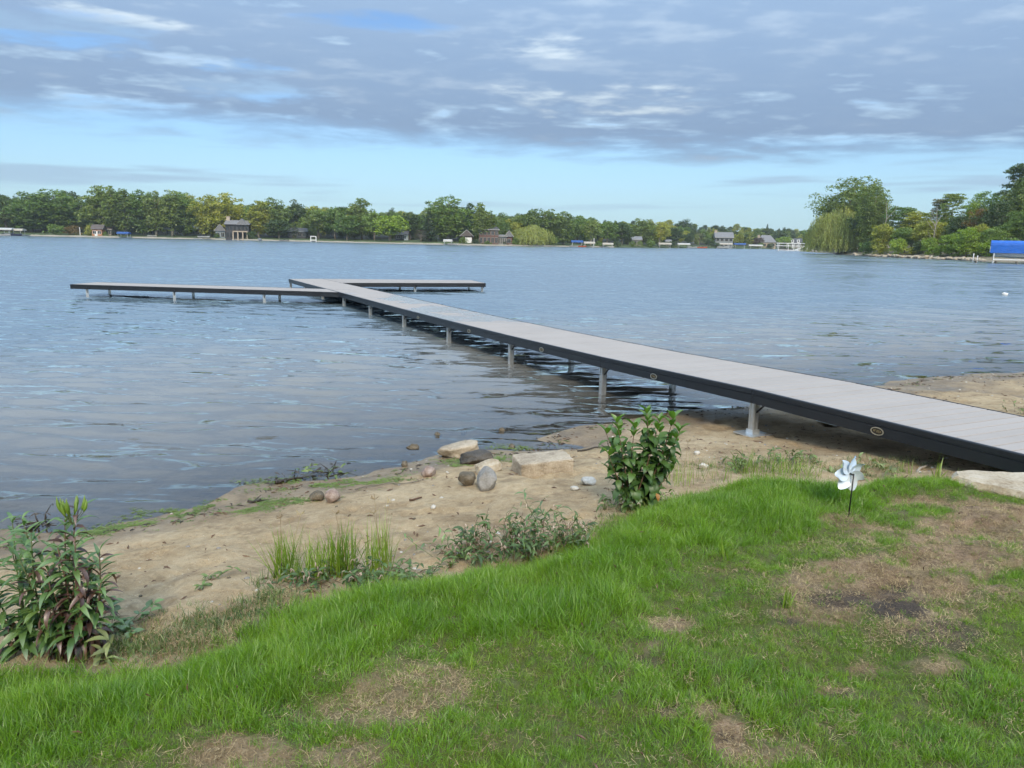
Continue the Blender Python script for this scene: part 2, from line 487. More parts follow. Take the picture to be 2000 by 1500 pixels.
def m_water():
    m, T = mat('lake_water')
    g = T.n('ShaderNodeNewGeometry').outputs['Position']
    # ripples: crests run roughly east-west, a little askew; the slope of the surface is laid on directly
    rot = T.n('ShaderNodeMapping', {'Vector': g, 'Rotation': (0, 0, math.radians(-7)), 'Scale': (0.22, 1.0, 1.0)}).outputs[0]
    gust = T.noise(T.vmath('MULTIPLY', g, (0.5, 1.0, 1)), 0.06, 6, 0.78)
    calm = T.n('ShaderNodeAttribute', attribute_name='calm').outputs['Fac']
    gf = T.math('MULTIPLY', T.ss(gust, 0.36, 0.64, 0.50, 1.35), T.math('MULTIPLY_ADD', calm, -0.05, 1.1))
    s1 = T.vmath('SUBTRACT', T.noise(rot, 4.0, 1, 0.5, out=1), (.5, .5, .5))
    s2 = T.vmath('SUBTRACT', T.noise(rot, 8.0, 2, 0.7, out=1), (.5, .5, .5))
    sl = T.vmath('ADD', T.vmath('MULTIPLY', s1, (0.36, 0.95, 0)), T.vmath('MULTIPLY', s2, (0.36, 0.95, 0)))
    # seen low across the lake only the near faces of the wavelets show
    sx_, sy_, _z = T.n('ShaderNodeSeparateXYZ', {0: sl}).outputs
    cat = T.noise(T.vmath('MULTIPLY', g, (0.55, 1.0, 1)), 0.33, 5, 0.85)       # dark cat's-paws of steeper wavelets
    paw = T.ss(cat, 0.50, 0.66, -0.02, -0.30)
    near_face = T.math('MULTIPLY_ADD', T.math('ABSOLUTE', sy_), -0.8, paw)
    sy_ = T.math('MULTIPLY_ADD', T.math('SUBTRACT', near_face, sy_), T.math('MULTIPLY_ADD', calm, -0.88, 1.0), sy_)
    sl = T.n('ShaderNodeCombineXYZ', {0: sx_, 1: sy_, 2: 0.0}).outputs[0]
    sl = T.vmath('MULTIPLY', sl, T.n('ShaderNodeCombineXYZ', {0: gf, 1: gf, 2: gf}).outputs[0])
    b = T.vmath('NORMALIZE', T.vmath('ADD', T.n('ShaderNodeNewGeometry').outputs['Normal'], sl))
    murk = T.n('ShaderNodeAttribute', attribute_name='murk').outputs['Fac']
    deep = T.n('ShaderNodeAttribute', attribute_name='deep').outputs['Fac']
    body = T.n('ShaderNodeBsdfDiffuse', {0: T.mix(deep, (0.245, 0.238, 0.212, 1), (0.130, 0.182, 0.218, 1))}).outputs[0]
    clear = T.n('ShaderNodeBsdfTransparent', {0: (0.95, 0.92, 0.84, 1)}).outputs[0]
    under = T.n('ShaderNodeMixShader', {0: murk, 1: clear, 2: body}).outputs[0]
    gl = T.n('ShaderNodeBsdfGlossy', {0: (1, 1, 1, 1), 'Roughness': 0.04, 'Normal': b}).outputs[0]
    fr = T.n('ShaderNodeFresnel', {'IOR': 1.90, 'Normal': b}).outputs[0]
    finish(T, T.n('ShaderNodeMixShader', {0: fr, 1: under, 2: gl}).outputs[0])
    return m


M['ground'] = m_ground()
M['water'] = m_water()

# ------------------------------------------------------------------ terrain
SHORE_PX = [(-900, 1150), (-400, 1092), (0, 1042), (150, 1028), (300, 1005), (420, 978), (500, 958), (680, 927), (800, 893), (850, 877),
            (980, 868), (1060, 850), (1170, 828), (1300, 806), (1400, 797), (1550, 776), (1700, 752), (1850, 735), (2000, 722), (2300, 694), (2900, 650)]
EDGE_PX = [(-900, 1400), (-300, 1330), (0, 1296), (150, 1290), (330, 1280), (480, 1222), (600, 1166), (720, 1136), (850, 1108), (1000, 1092), (1110, 1066),
           (1190, 1005), (1300, 965), (1420, 936), (1520, 922), (1640, 938), (1750, 934), (1850, 920), (1960, 908), (2200, 870), (2900, 800)]
SHORE = [tuple(at(x, y, 0.0)[:2]) for x, y in SHORE_PX]
EDGE = [tuple(at(x, y, 0.55)[:2]) for x, y in EDGE_PX]
PUDDLE = at(1120, 872, 0.03)


def terrain(x, y, fine=True):
    x = np.asarray(x, float); y = np.asarray(y, float)
    ds = poly_dist(x, y, SHORE) + (fbm(x * 0.9, y * 0.9, 5, 3) - 0.5) * 0.5
    de = 0.09 + poly_dist(x, y, EDGE) + (fbm(x * 1.6, y * 1.6, 11, 3) - 0.5) * 0.22
    dsp, den = np.maximum(ds, 0), np.maximum(-de, 0)
    t = dsp / (dsp + den + 1e-6)
    zs = 0.40 * t ** 1.05
    zl = 0.40 + 0.17 * sstep(de, -0.02, 0.42) + 0.06 * sstep(de, 0.3, 4.0)
    z = np.where(de > 0, zl, np.minimum(zs, 0.40))
    zw = -0.065 * np.maximum(-ds, 0) - 0.0
    z = np.where(ds < 0, np.maximum(zw, -2.4), z)
    z = z - 0.085 * np.exp(-(((x - PUDDLE[0]) / 0.55) ** 2 + ((y - PUDDLE[1]) / 0.22) ** 2))
    lawnm = sstep(de, -0.05, 0.10)
    if fine:
        amp = np.where(ds > 0, 1.0, 0.4)
        z = z + (fbm(x * 1.3, y * 1.3, 21, 3) - 0.5) * 0.07 * amp * sstep(np.abs(ds), 0.0, 1.0)
        z = z + ((fbm(x * 5.5, y * 5.5, 31, 4) - 0.5) * 0.036 - 0.022 * sstep(fbm(x * 4.2, y * 4.2, 35, 2), .62, .75)) * sstep(ds, 0.25, 1.3)
        z = z + lawnm * ((fbm(x * 2.2, y * 2.2, 41, 3) - 0.5) * 0.10 + (fbm(x * 6, y * 6, 43, 2) - 0.5) * 0.04)
    return z, ds, de


def tz(x, y):
    return float(terrain(np.array([x]), np.array([y]))[0][0])


def hit(px, py):
    """where the sight line through a photo pixel meets the ground"""
    d = ray(px, py)
    t = np.linspace(1.0, 60, 6000)
    X, Y, Z = d[0] * t, d[1] * t, H + d[2] * t
    g = terrain(X, Y)[0]
    i = int(np.argmax(Z <= g))
    return np.array([X[i], Y[i], g[i]])


# dry and bare patches of the lawn: photo ellipses (cx, cy, rx, ry, strength)
DRY = [(1860, 1060, 195, 84, 1), (1960, 1030, 140, 50, 1), (1760, 1150, 190, 56, 1), (1600, 1150, 160, 35, .85), (1800, 1220, 130, 55, .9), (1700, 1040, 60, 25, .6),
       (740, 1370, 190, 62, .62), (480, 1480, 110, 40, .8), (680, 1480, 90, 35, .7), (830, 1330, 90, 30, .6), (1230, 1265, 95, 32, .9),
       (1300, 1220, 60, 18, .9), (1270, 1392, 60, 14, .85), (1690, 1310, 45, 16, .8), (1830, 1300, 90, 28, .75), (1500, 1470, 90, 28, .6), (1640, 1355, 60, 16, .6),
       (1400, 1385, 60, 14, .7), (760, 1300, 40, 16, .5), (1130, 1230, 60, 16, .6), (1580, 1200, 110, 28, .7), (1660, 1015, 70, 14, .5), (1420, 1440, 34, 36, 1)]
SOIL = [(1640, 1170, 140, 22, .9), (1740, 1185, 70, 40, 1), (1830, 1250, 70, 40, .7), (1540, 1215, 45, 12, .8), (1830, 1312, 50, 14, .9), (1270, 1290, 45, 12, .5),
        (1420, 1440, 26, 24, 1.0), (1300, 1385, 40, 8, .6), (1655, 1358, 50, 10, .7)]


def patch(lst, x, y, z, seed):
    u, v = proj(x, y, z)
    w = (fbm(x * 2.6, y * 2.6, seed, 5, .6) - 0.5)
    r = np.zeros(np.shape(x))
    for cx, cy, rx, ry, s in lst:
        q = ((u - cx) / rx) ** 2 + ((v - cy) / ry) ** 2
        r = np.maximum(r, s * sstep(-q + w * 3.6, -1.05, -0.15))
    return r


def near_terrain():
    # rows in y, spacing grows with distance
    ys = [0.2]
    while ys[-1] < 60:
        ys.append(ys[-1] + max(0.022, 0.0075 * ys[-1]))
    ys = np.array(ys)
    xs = np.concatenate([np.linspace(-60, -10, 26)[:-1], np.linspace(-10, -4.5, 60)[:-1], np.linspace(-4.5, 6.5, 330)[:-1], np.linspace(6.5, 16, 100)[:-1], np.linspace(16, 70, 26)])
    X, Y = np.meshgrid(xs, ys)
    Z, ds, de = terrain(X, Y)
    me = grid_mesh('ground', X, Y, Z, M['ground'])
    attr(me, 'wet', sstep(Z + .06 * (fbm(X * 1.2, Y * 1.2, 15, 3) - .5), 0.13, 0.05) * (0.7 + 0.6 * (fbm(X * 3, Y * 3, 9, 3) - 0.3)).clip(0, 1))
    attr(me, 'bed', sstep(Z, -0.20, -0.85))
    attr(me, 'lawn', sstep(de + .16 * (fbm(X * 6, Y * 6, 19, 3) - .5), -0.22, 0.05))
    attr(me, 'dry', np.maximum(patch(DRY, X, Y, Z, 3), 0.12))
    attr(me, 'soil', patch(SOIL, X, Y, Z, 4))
    o = put(obj('ground', me), kind='structure')
    # lake bed and land further out
    V = [(-1500, 59.9, -2.4), (1500, 59.9, -2.4), (1500, 1800, -2.4), (-1500, 1800, -2.4)]
    b = raw('lake_bed', V, [(0, 1, 2, 3)], M['ground'])
    attr(b, 'bed', [1] * 4)
    put(obj('lake_bed', b), kind='structure')


near_terrain()


def lake():
    ys = [4.2]
    while ys[-1] < 46:
        ys.append(ys[-1] + max(0.024, 0.0048 * ys[-1]))
    far = np.array([50, 60, 75, 95, 120, 160, 220, 300, 420, 600, 900])
    ys = np.concatenate([np.array(ys), far])
    xs = np.concatenate([-np.geomspace(900, 24, 22)[:-1], np.linspace(-24, 24, 420), np.geomspace(24, 900, 22)[1:]])
    X, Y = np.meshgrid(xs, ys)
    Zt, ds, de = terrain(X, Y, True)
    depth = np.maximum(-Zt, 0)
    depth = np.where(Y > 46, 2.4, depth)
    # small wind waves: many directional components, crests broken by a slow envelope
    W = np.zeros_like(X)
    r = np.random.default_rng(3)
    for k in range(34):
        lam = r.uniform(0.32, 1.5); th = math.radians(r.normal(-96, 15)); a = 0.0027 * lam ** 0.7
        kx, ky = 2 * math.pi / lam * math.cos(th), 2 * math.pi / lam * math.sin(th)
        ph = r.uniform(0, 6.28)
        env = 0.4 + 1.2 * vnoise(X * 0.35 + 7 * k, Y * 0.6 - 3 * k, 60 + k)
        s = np.sin(kx * X + ky * Y + ph)
        W += a * env * (s + 0.25 * s * s)
    R2 = np.zeros_like(X)
    for k in range(30):                                    # short ripples with long crests
        lam = r.uniform(0.22, 0.60); th = math.radians(r.normal(-95, 9)); a = 0.0058 * lam
        kx, ky = 2 * math.pi / lam * math.cos(th), 2 * math.pi / lam * math.sin(th)
        env = sstep(vnoise(X * 0.5 + 11 * k, Y * 0.9 + 5 * k, 160 + k), .15, .85) * 1.5
        R2 += a * env * np.sin(kx * X + ky * Y + r.uniform(0, 6.28))
    W = W + R2 * sstep(Y, 26, 15)
    fade = sstep(Y, 44, 30) * (0.35 + 0.65 * sstep(depth, 0.0, 0.14))
    # low swell breaking on the beach, parallel to the shore
    sw = np.maximum(0, np.sin(ds * 2 * math.pi / 0.85 + 2.5 * fbm(X * 0.5, Y * 0.5, 77, 2))) ** 3 * 0.016 * sstep(-ds, 0.0, 0.25) * sstep(-ds, 3.5, 0.6)
    sw = sw * sstep(fbm(X * 0.8, Y * 0.8, 78, 2), 0.35, 0.6)
    Z = (W * fade + sw)
    keep = np.ones(X.shape, bool)
    me = grid_mesh('lake', X, Y, Z, M['water'])
    attr(me, 'murk', 1 - np.exp(-depth * 4.5))
    attr(me, 'deep', sstep(depth, .12, .95))
    attr(me, 'calm', sstep(Y, 34, 14))
    # drop the sheet well inland of the waterline
    bm = bmesh.new(); bm.from_mesh(me)
    dsf = ds.ravel()
    bm.verts.ensure_lookup_table()
    bmesh.ops.delete(bm, geom=[v for v in bm.verts if dsf[v.index] > 1.6], context='VERTS')
    bm.to_mesh(me); bm.free()
    put(obj('lake_water', me), kind='structure')


lake()

# ------------------------------------------------------------------ the dock
DD = Vector((-0.44318, 0.89643, 0)); DN = Vector((0.89643, 0.44318, 0))     # along the walk (to the lake), across it (to the right)
BASE = 6.20 - 0.06                                                           # left edge of the walk, measured along DN
DW = 1.47
_zs = [(-1, .72), (3.2, .69), (6.35, .668), (7.2, .645), (9.48, .582), (12.6, .528), (15.75, .493), (18.9, .468), (25.1, .440), (34.6, .388)]


def deck_z(s):
    return float(np.interp(s, [a for a, _ in _zs], [b for _, b in _zs]))


def sec_frame(L, W):
    """two edge channels with a raised lip, end rails and joists; x along, y across (0..W), z = 0 at deck top"""
    m = MB()
    def chan(y, s):
        P = [(y, 0.004), (y + s * .016, 0.004), (y + s * .016, -.030), (y + s * .050, -.034), (y + s * .050, -.150), (y + s * .044, -.156), (y - s * .010, -.156),
             (y - s * .010, -.066), (y - s * .004, -.062), (y - s * .004, -.054), (y - s * .012, -.050), (y - s * .012, -.006), (y - s * .008, 0.001)]
        m.xprism(P if s > 0 else P[::-1], 0.003, L - 0.003)
    chan(0.0, 1); chan(W, -1)
    for x in (0.004, L - 0.034):
        m.box(x, x + 0.03, .052, W - .052, -.150, -.030)
    for k in range(1, 5):
        x = L * k / 5
        m.box(x - .02, x + .02, .052, W - .052, -.140, -.0285)
    return m


def board_mesh(W, pitch):
    b = pitch / 2 - 0.0060
    y0, y1 = 0.0195, W - 0.0195
    P = [(-b, -.028), (b, -.028), (b, -.003), (b - .003, 0), (-b + .003, 0), (-b, -.003)]
    V = [(x, y0, z) for x, z in P] + [(x, y1, z) for x, z in P]
    n = 6
    Fc = [tuple(range(n)), tuple(range(n, 2 * n))[::-1]] + [(i, n + i, n + (i + 1) % n, (i + 1) % n) for i in range(n)]
    return raw('deck_board', V, Fc, M['deck'])


NB = 20
SL = 3.13
dock = thing('dock', 'long black-edged dock with grey deck boards running from the beach to a T', 'dock', (2.7, 8.4, 0.0))
dock_loc = Vector(dock.location)


def section(origin, dx, L, W, zdrop, boards=True, label=None):
    """origin: corner at deck top; dx: unit direction of the section's length; across = dx turned left or right by caller"""
    pass


def frame_matrix(o, ax, ay):
    ax = Vector(ax).normalized(); ay = Vector(ay); ay = (ay - ax * ay.dot(ax)).normalized(); az = ax.cross(ay)
    mx = Matrix.Identity(4)
    for i in range(3):
        mx[i][0], mx[i][1], mx[i][2], mx[i][3] = ax[i], ay[i], az[i], o[i]
    return mx


def add_section(o, ax, ay, L, W, fr_me, bd_me):
    s = obj('deck_section', fr_me, dock)
    s.matrix_world = Matrix.Translation(-dock_loc) @ frame_matrix(o, ax, ay)
    p = L / NB
    for k in range(NB):
        b = obj('deck_board', bd_me, s, ((k + .5) * p, 0, random.uniform(-.0012, .0008)))
    return s


fr_main = sec_frame(SL, DW).mesh('deck_section', M['rail'])
bd_main = board_mesh(DW, SL / NB)
joints = [6.35 + SL * k for k in range(-2, 10)]
sections = []
for s0, s1 in zip(joints[:-1], joints[1:]):
    # x runs from the lake end to the shore end so that y (across) points left->right with z up
    z0, z1 = deck_z(s0), deck_z(s1)
    o = DD * s1 + DN * (BASE); o.z = z1
    e = DD * s0 + DN * (BASE); e.z = z0
    ax = e - o
    sections.append(add_section(o, ax, DN, SL, DW, fr_main, bd_main))
# wing on the left, wing on the right at the end of the walk
LA0, LA1 = Vector((-5.76, 25.58, deck_z(25.2) - .012)), Vector((-15.44, 26.88, .425))
la = (LA1 - LA0).normalized()
Ll = (LA1 - LA0).length / 3
ln = Vector((-la.y, la.x, 0)) * -1          # away from the camera
fr_l = sec_frame(Ll, 1.42).mesh('deck_section', M['rail'])
bd_l = board_mesh(1.42, Ll / NB)
for k in range(3):
    o = LA0 + la * Ll * (k + 1)
    add_section(o, -la, ln, Ll, 1.42, fr_l, bd_l)
# right wing: the end platform, its inner end cut to the walk
RA, RB, RC, RD = Vector((-7.02, 31.50, 0)), Vector((-1.22, 33.46, 0)), Vector((-1.98, 35.75, 0)), Vector((-8.42, 34.28, 0))
zr = 0.388
m = MB(); m.prism([(v.x, v.y) for v in (RA, RB, RC, RD)], zr - .165, zr - .030)
m.prism([(RA.x, RA.y), (RB.x, RB.y), (RB.x - .004, RB.y + .02), (RA.x - .004, RA.y + .02)], zr - .028, zr + .004)
m.prism([(RB.x + .003, RB.y + .02), (RC.x, RC.y), (RC.x - .02, RC.y - .006), (RB.x - .017, RB.y + .02)], zr - .028, zr + .004)
wing = m.build('deck_section', M['rail'], dock, loc=-dock_loc)
m = MB()
nb = 40
for k in range(nb):
    t0, t1 = (k + .03) / nb, (k + .97) / nb
    a, b, c, d = RA.lerp(RB, t0), RA.lerp(RB, t1), RD.lerp(RC, t1), RD.lerp(RC, t0)
    q = [v + Vector((0, .024, 0)) for v in (a, b)] + [v - Vector((0, .004, 0)) for v in (c, d)]
    m.prism([(v.x, v.y) for v in q], zr - .0275, zr)
bp = put(m.build('deck_boards', M['deck'], wing), kind='stuff')


def post_parts(par, p, top, ground, plate, brace_dir):
    """square aluminium leg with slotted faces; foot plate on the ground; knee brace to the frame"""
    m = MB(); w = 0.038
    z0, z1 = ground - (0.0 if plate else 0.25), top
    m.box(-w, w, -w, w, z0, z1)
    for sx, sy in ((1, 0), (-1, 0), (0, 1), (0, -1)):
        for o_ in (-.024, .024):
            if sx: m.box(min(sx * w, sx * (w + .006)), max(sx * w, sx * (w + .006)), o_ - .009, o_ + .009, z0 + .004, z1 - .004)
            else: m.box(o_ - .009, o_ + .009, min(sy * w, sy * (w + .006)), max(sy * w, sy * (w + .006)), z0 + .004, z1 - .004)
    c = obj('support_post', m.mesh('support_post', M['alu']), par, Vector((p.x, p.y, 0)) - dock_loc, (0, 0, math.atan2(DD.y, DD.x)))
    m = MB(); m.tube([(-.04, 0, top - .24), (-.26, 0, top - .03)], 0.011, 6)
    m.build('brace', M['rail'], c)
    if plate:
        m = MB(); m.box(-.15, .15, -.15, .15, ground - .004, ground + .008)
        m.box(-.052, .052, -.052, .052, ground + .008, ground + .055)
        m.build('foot_plate', M['plate'], c)
    return c


for k, s in enumerate(joints[2:]):
    for side in (0.085, DW - 0.085):
        p = DD * (s + 0.05) + DN * (BASE + side)
        g = tz(p.x, p.y)
        plate = k == 0
        post_parts(dock, p, deck_z(s) - .03, g + (.012 if plate else 0) if plate else -0.15, plate, 1)
for k in range(3):
    for side in (.10, 1.30):
        p = LA0 + la * (Ll * (k + 1) - .55) + ln * side
        post_parts(dock, p, .39, -.15, False, 1)
for t, w in ((.50, .0), (.98, .0), (.50, 1.0), (.98, 1.0), (.04, .9)):
    p = RA.lerp(RB, t).lerp(RD.lerp(RC, t), .05 + .9 * w)
    post_parts(dock, p, zr - .03, -.15, False, 1)

# oval maker's badges on the left rail
M['gold'] = m_plain('badge_ring', (0.62, 0.58, 0.48), 0.3, metal=0.9, var=0.1)
M['badge'] = m_plain('badge_face', (0.025, 0.017, 0.010), 0.35, var=0.2)
M['badge_mark'] = m_plain('badge_mark', (0.30, 0.24, 0.13), 0.4, metal=0.5, var=0.2)
_f = MB(); _r = MB(); _k = MB()
n = 28
ell = lambda rx, rz, y: [(rx * math.cos(2 * math.pi * i / n), y, rz * math.sin(2 * math.pi * i / n)) for i in range(n)]
_f.add(ell(.068, .036, 0) + ell(.066, .034, -.004), [tuple(range(n, 2 * n))] + [(i, (i + 1) % n, n + (i + 1) % n, n + i) for i in range(n)])
_r.add(ell(.070, .038, 0) + ell(.070, .038, -.007) + ell(.061, .0295, -.007) + ell(.061, .0295, -.003),
       [(r_ * n + i, r_ * n + (i + 1) % n, (r_ + 1) * n + (i + 1) % n, (r_ + 1) * n + i) for r_ in range(3) for i in range(n)])
for x0, x1, z0, z1 in ((-.040, -.034, -.008, .012), (-.030, -.012, .006, .012), (-.030, -.025, -.008, .006), (-.008, .004, -.010, -.004), (-.002, .004, -.004, .014),
                       (.010, .028, .004, .010), (.010, .016, -.010, .004), (.020, .030, -.012, -.006), (.034, .042, -.006, .008)):
    _k.box(x0, x1, -.0065, -.0035, z0, z1)
fm, rm_, km = _f.mesh('badge', M['badge']), _r.mesh('badge_ring', M['gold']), _k.mesh('badge_mark', M['badge_mark'])
for k, px in ((1, .52), (2, .42), (3, .42), (4, .42), (5, .42)):
    s = sections[k]
    b = obj('badge', fm, s, (SL * px, -.0135, -.106))
    put(b, 'dark oval badge with a pale metal rim on the black rail')
    # ring and lettering as pieces of the same badge
    mm = MB(); mm.add([v.co for v in fm.vertices], [tuple(p.vertices) for p in fm.polygons])
    mm.cur = 1; mm.add([v.co for v in rm_.vertices], [tuple(p.vertices) for p in rm_.polygons])
    mm.cur = 2; mm.add([v.co for v in km.vertices], [tuple(p.vertices) for p in km.polygons])
    b.data = mm.mesh('badge', [M['badge'], M['gold'], M['badge_mark']])

# ------------------------------------------------------------------ stones on the beach
def m_stone(name, c1, c2, c3, rough=0.85, scale=5.0):
    m, T = mat(name)
    tc = T.n('ShaderNodeTexCoord').outputs['Object']
    f = T.math('ADD', T.math('MULTIPLY', T.noise(tc, scale, 5, 0.65), 0.6), T.math('MULTIPLY', T.noise(tc, scale * 9, 4, 0.7), 0.4))
    c = T.ramp(f, [(0.36, c1), (0.5, c2), (0.66, c3)])
    b = T.n('ShaderNodeBump', {'Strength': 1.0, 'Distance': 0.012, 'Height': T.noise(tc, scale * 7, 6, 0.7)}).outputs[0]
    finish(T, T.n('ShaderNodeBsdfPrincipled', {'Base Color': c, 'Roughness': rough, 'Normal': b}).outputs[0])
    return m


M['limestone'] = m_stone('limestone', (0.24, 0.18, 0.11), (0.43, 0.36, 0.26), (0.56, 0.50, 0.40), scale=4)
M['st_grey'] = m_stone('grey_granite', (0.16, 0.145, 0.12), (0.27, 0.255, 0.23), (0.38, 0.36, 0.33), scale=9)
M['st_brown'] = m_stone('brown_mossy_stone', (0.055, 0.045, 0.028), (0.13, 0.105, 0.07), (0.24, 0.20, 0.145), scale=9)
M['st_dark'] = m_stone('wet_dark_stone', (0.025, 0.022, 0.018), (0.065, 0.055, 0.042), (0.12, 0.10, 0.078), rough=0.45, scale=9)
M['st_pink'] = m_stone('pink_granite', (0.17, 0.115, 0.09), (0.33, 0.245, 0.20), (0.52, 0.45, 0.40), scale=14)
M['st_pale'] = m_stone('pale_stone', (0.34, 0.31, 0.26), (0.56, 0.53, 0.47), (0.72, 0.70, 0.65), scale=12)
M['concrete'] = m_stone('old_concrete', (0.22, 0.175, 0.12), (0.40, 0.33, 0.24), (0.55, 0.47, 0.36), scale=6)


def blob(name, size, seed, boxy=0.0, rough=0.12, sub=4):
    """a stone: an icosphere pushed towards a box and roughened"""
    bm = bmesh.new(); bmesh.ops.create_icosphere(bm, subdivisions=sub, radius=1.0)
    C = np.array([v.co[:] for v in bm.verts])
    m = np.max(np.abs(C), axis=1, keepdims=True)
    C = C * (1 - boxy) + boxy * C / m
    r = np.random.default_rng(seed)
    for k in range(10):                                 # flat facets
        d = r.normal(size=3); d /= np.linalg.norm(d); h = r.uniform(.66, .92)
        q = C @ d
        C = C - np.maximum(q - h, 0)[:, None] * d * 0.85
    nz = (fbm(C[:, 0] * 1.7 + seed, C[:, 1] * 1.7 + C[:, 2] * 1.3, seed, 4) - .5) + .5 * (fbm(C[:, 2] * 3 + seed, C[:, 0] * 3 - C[:, 1] * 2, seed + 5, 4) - .5)
    C = C * (1 + rough * nz)[:, None] * np.array(size)
    Fc = np.array([[v.index for v in f.verts] for f in bm.faces]); bm.free()
    return raw(name, C, Fc, None, True)


def stone(px, py, w_px, h_px, depth, mt, label, seed, boxy=.2, rough=.25, rz=0., tilt=(0, 0), sink=.22, name='stone', group='stones on the beach'):
    """centre of its foot at a photo pixel; width/height given in photo pixels"""
    g = hit(px, py); D = math.hypot(g[0], g[1])
    w = w_px / F * D / 2; h = h_px / F * D / 2
    me = blob(name, (w, max(depth / 2, h * .8), h * (1 + sink)), seed, boxy, rough); me.materials.append(M[mt])
    o = obj(name, me, None, (g[0], g[1] + .3 * depth, g[2] + h * (1 - sink)), (tilt[0], tilt[1], rz))
    return put(o, label, 'stone', group)


stone(893, 893, 78, 26, .30, 'concrete', 'jagged brown concrete chunk at the water edge, furthest left of the big stones', 1, .75, .35, .45, (.1, -.22))
stone(931, 908, 74, 28, .22, 'st_dark', 'dark wet flat stone beside the jagged concrete chunk', 2, .45, .3, -.1, (.05, -.08))
stone(953, 921, 56, 20, .16, 'limestone', 'pale flat slab of stone leaning above the round grey boulder', 3, .6, .25, .35, (.15, -.25))
stone(949, 958, 48, 42, .26, 'st_grey', 'round grey boulder with a crack, largest of the beach stones', 44, .30, .15, .3)
stone(912, 950, 38, 26, .18, 'st_brown', 'low brown mossy stone touching the round grey boulder', 5, .2, .3)
stone(836, 932, 29, 22, .15, 'st_pink', 'reddish pink granite stone alone on the wet sand', 6, .25, .2)
stone(616, 980, 31, 19, .13, 'st_brown', 'brown speckled oval stone, left of a pair on the sand', 7, .05, .15)
stone(647, 983, 31, 26, .13, 'st_pink', 'pinkish pear-shaped stone, right of a pair on the sand', 8, .1, .2)
stone(1150, 948, 31, 15, .12, 'st_pale', 'white flat stone beside the leafy bush', 9, .2, .25)
stone(1122, 958, 17, 8, .06, 'st_pale', 'small white pebble left of the white flat stone', 10, .1, .2, name='pebble')
stone(846, 995, 12, 8, .04, 'st_pale', 'tiny white pebble alone on the open sand', 11, .1, .2, name='pebble')
stone(1362, 889, 13, 8, .05, 'st_pale', 'small white pebble on the sand right of the leafy bush', 12, .1, .2, name='pebble')
stone(1375, 914, 20, 9, .06, 'st_pale', 'small white flat stone by the tall grass right of the bush', 13, .2, .2)
for i, (px, py, w, h, dsc) in enumerate([(855, 857, 16, 10, 'small mud-brown stone standing out in the shallows left of the concrete chunk'),
                                         (980, 846, 14, 9, 'small mud-brown stone in the shallows above the dark flat stone'),
                                         (1000, 878, 14, 8, 'small brown stone on wet sand right of the dark flat stone'),
                                         (905, 850, 12, 7, 'small brown stone in the shallows above the jagged concrete'),
                                         (790, 912, 13, 8, 'dark round stone at the waterline left of the pink granite'),
                                         (806, 880, 26, 11, 'low brown stone awash left of the jagged concrete')]):
    stone(px, py, w, h + 3, .07, 'st_brown', dsc, 30 + i, .1, .3)

# squared concrete block
g = hit(1060, 925); D = math.hypot(g[0], g[1])
bm = bmesh.new(); bmesh.ops.create_cube(bm, size=1.0)
bmesh.ops.scale(bm, vec=(.50, .30, .15), verts=bm.verts)
bmesh.ops.subdivide_edges(bm, edges=bm.edges[:], cuts=7, use_grid_fill=True)
r = np.random.default_rng(5)
for v in bm.verts:
    e = sum(abs(abs(c) - h) < 1e-4 for c, h in zip(v.co, (.25, .15, .075)))
    k = .012 if e >= 2 else .003
    v.co -= Vector([math.copysign(r.uniform(0, k), c) for c in v.co])
me = bpy.data.meshes.new('concrete_block'); bm.to_mesh(me); bm.free(); me.materials.append(M['concrete'])
put(obj('concrete_block', me, None, (g[0], g[1] + .10, g[2] + .055), (.03, -.05, .30)), 'rectangular tan concrete block lying flat on the sand', 'block')

# flat limestone slab by the dock
def slab():
    g = hit(2004, 966)
    out = [(-.40, .10), (-.36, .20), (-.22, .25), (.05, .24), (.35, .26), (.75, .24), (.95, .10), (.92, -.12), (.62, -.22), (.30, -.17), (.10, -.19), (-.04, -.13), (-.20, -.03), (-.32, .02)]
    r = np.random.default_rng(12)
    pts = []
    for i in range(len(out)):                               # refine and roughen the outline
        a, b = np.array(out[i]), np.array(out[(i + 1) % len(out)])
        for t in (0, .25, .5, .75):
            pts.append(a + (b - a) * t + r.normal(0, .006, 2))
    pts = np.array(pts); n = len(pts); c = pts.mean(0)
    rings = [(-.10, .90), (-.07, .94), (-.05, .985), (-.03, .965), (.005, 1.0), (.035, .975), (.055, .945)]
    V = []; Fc = []
    for k, (z, s) in enumerate(rings):
        off = r.normal(0, .007, n) if k < 6 else np.zeros(n)
        for i in range(n):
            q = c + (pts[i] - c) * (s + off[i])
            V.append((q[0], q[1], z + .012 * math.sin(5 * q[0]) * (k > 4) + r.normal(0, .002)))
    for k in range(len(rings) - 1):
        for i in range(n):
            j = (i + 1) % n; Fc.append((k * n + i, k * n + j, (k + 1) * n + j, (k + 1) * n + i))
    last = (len(rings) - 1) * n
    for k, s in enumerate((.8, .6, .4, .2)):
        for i in range(n):
            q = c + (pts[i] - c) * .955 * s
            V.append((q[0], q[1], .058 + .008 * (fbm(q[0] * 5, q[1] * 9, 3, 3) - .5) * 2 + .012 * math.sin(5 * q[0])))
        st = len(V) - n
        for i in range(n):
            j = (i + 1) % n; Fc.append((last + i, last + j, st + j, st + i))
        last = st
    V.append((c[0], c[1], .058)); Fc += [(last + i, last + (i + 1) % n, len(V) - 1) for i in range(n)]
    me = raw('stone_slab', V, Fc, M['limestone'], False)
    put(obj('stone_slab', me, None, (g[0] + .0, g[1] + .08, g[2] - .01), (.10, .03, -.12)), 'flat pale limestone slab in the grass at the foot of the dock', 'stone')


slab()

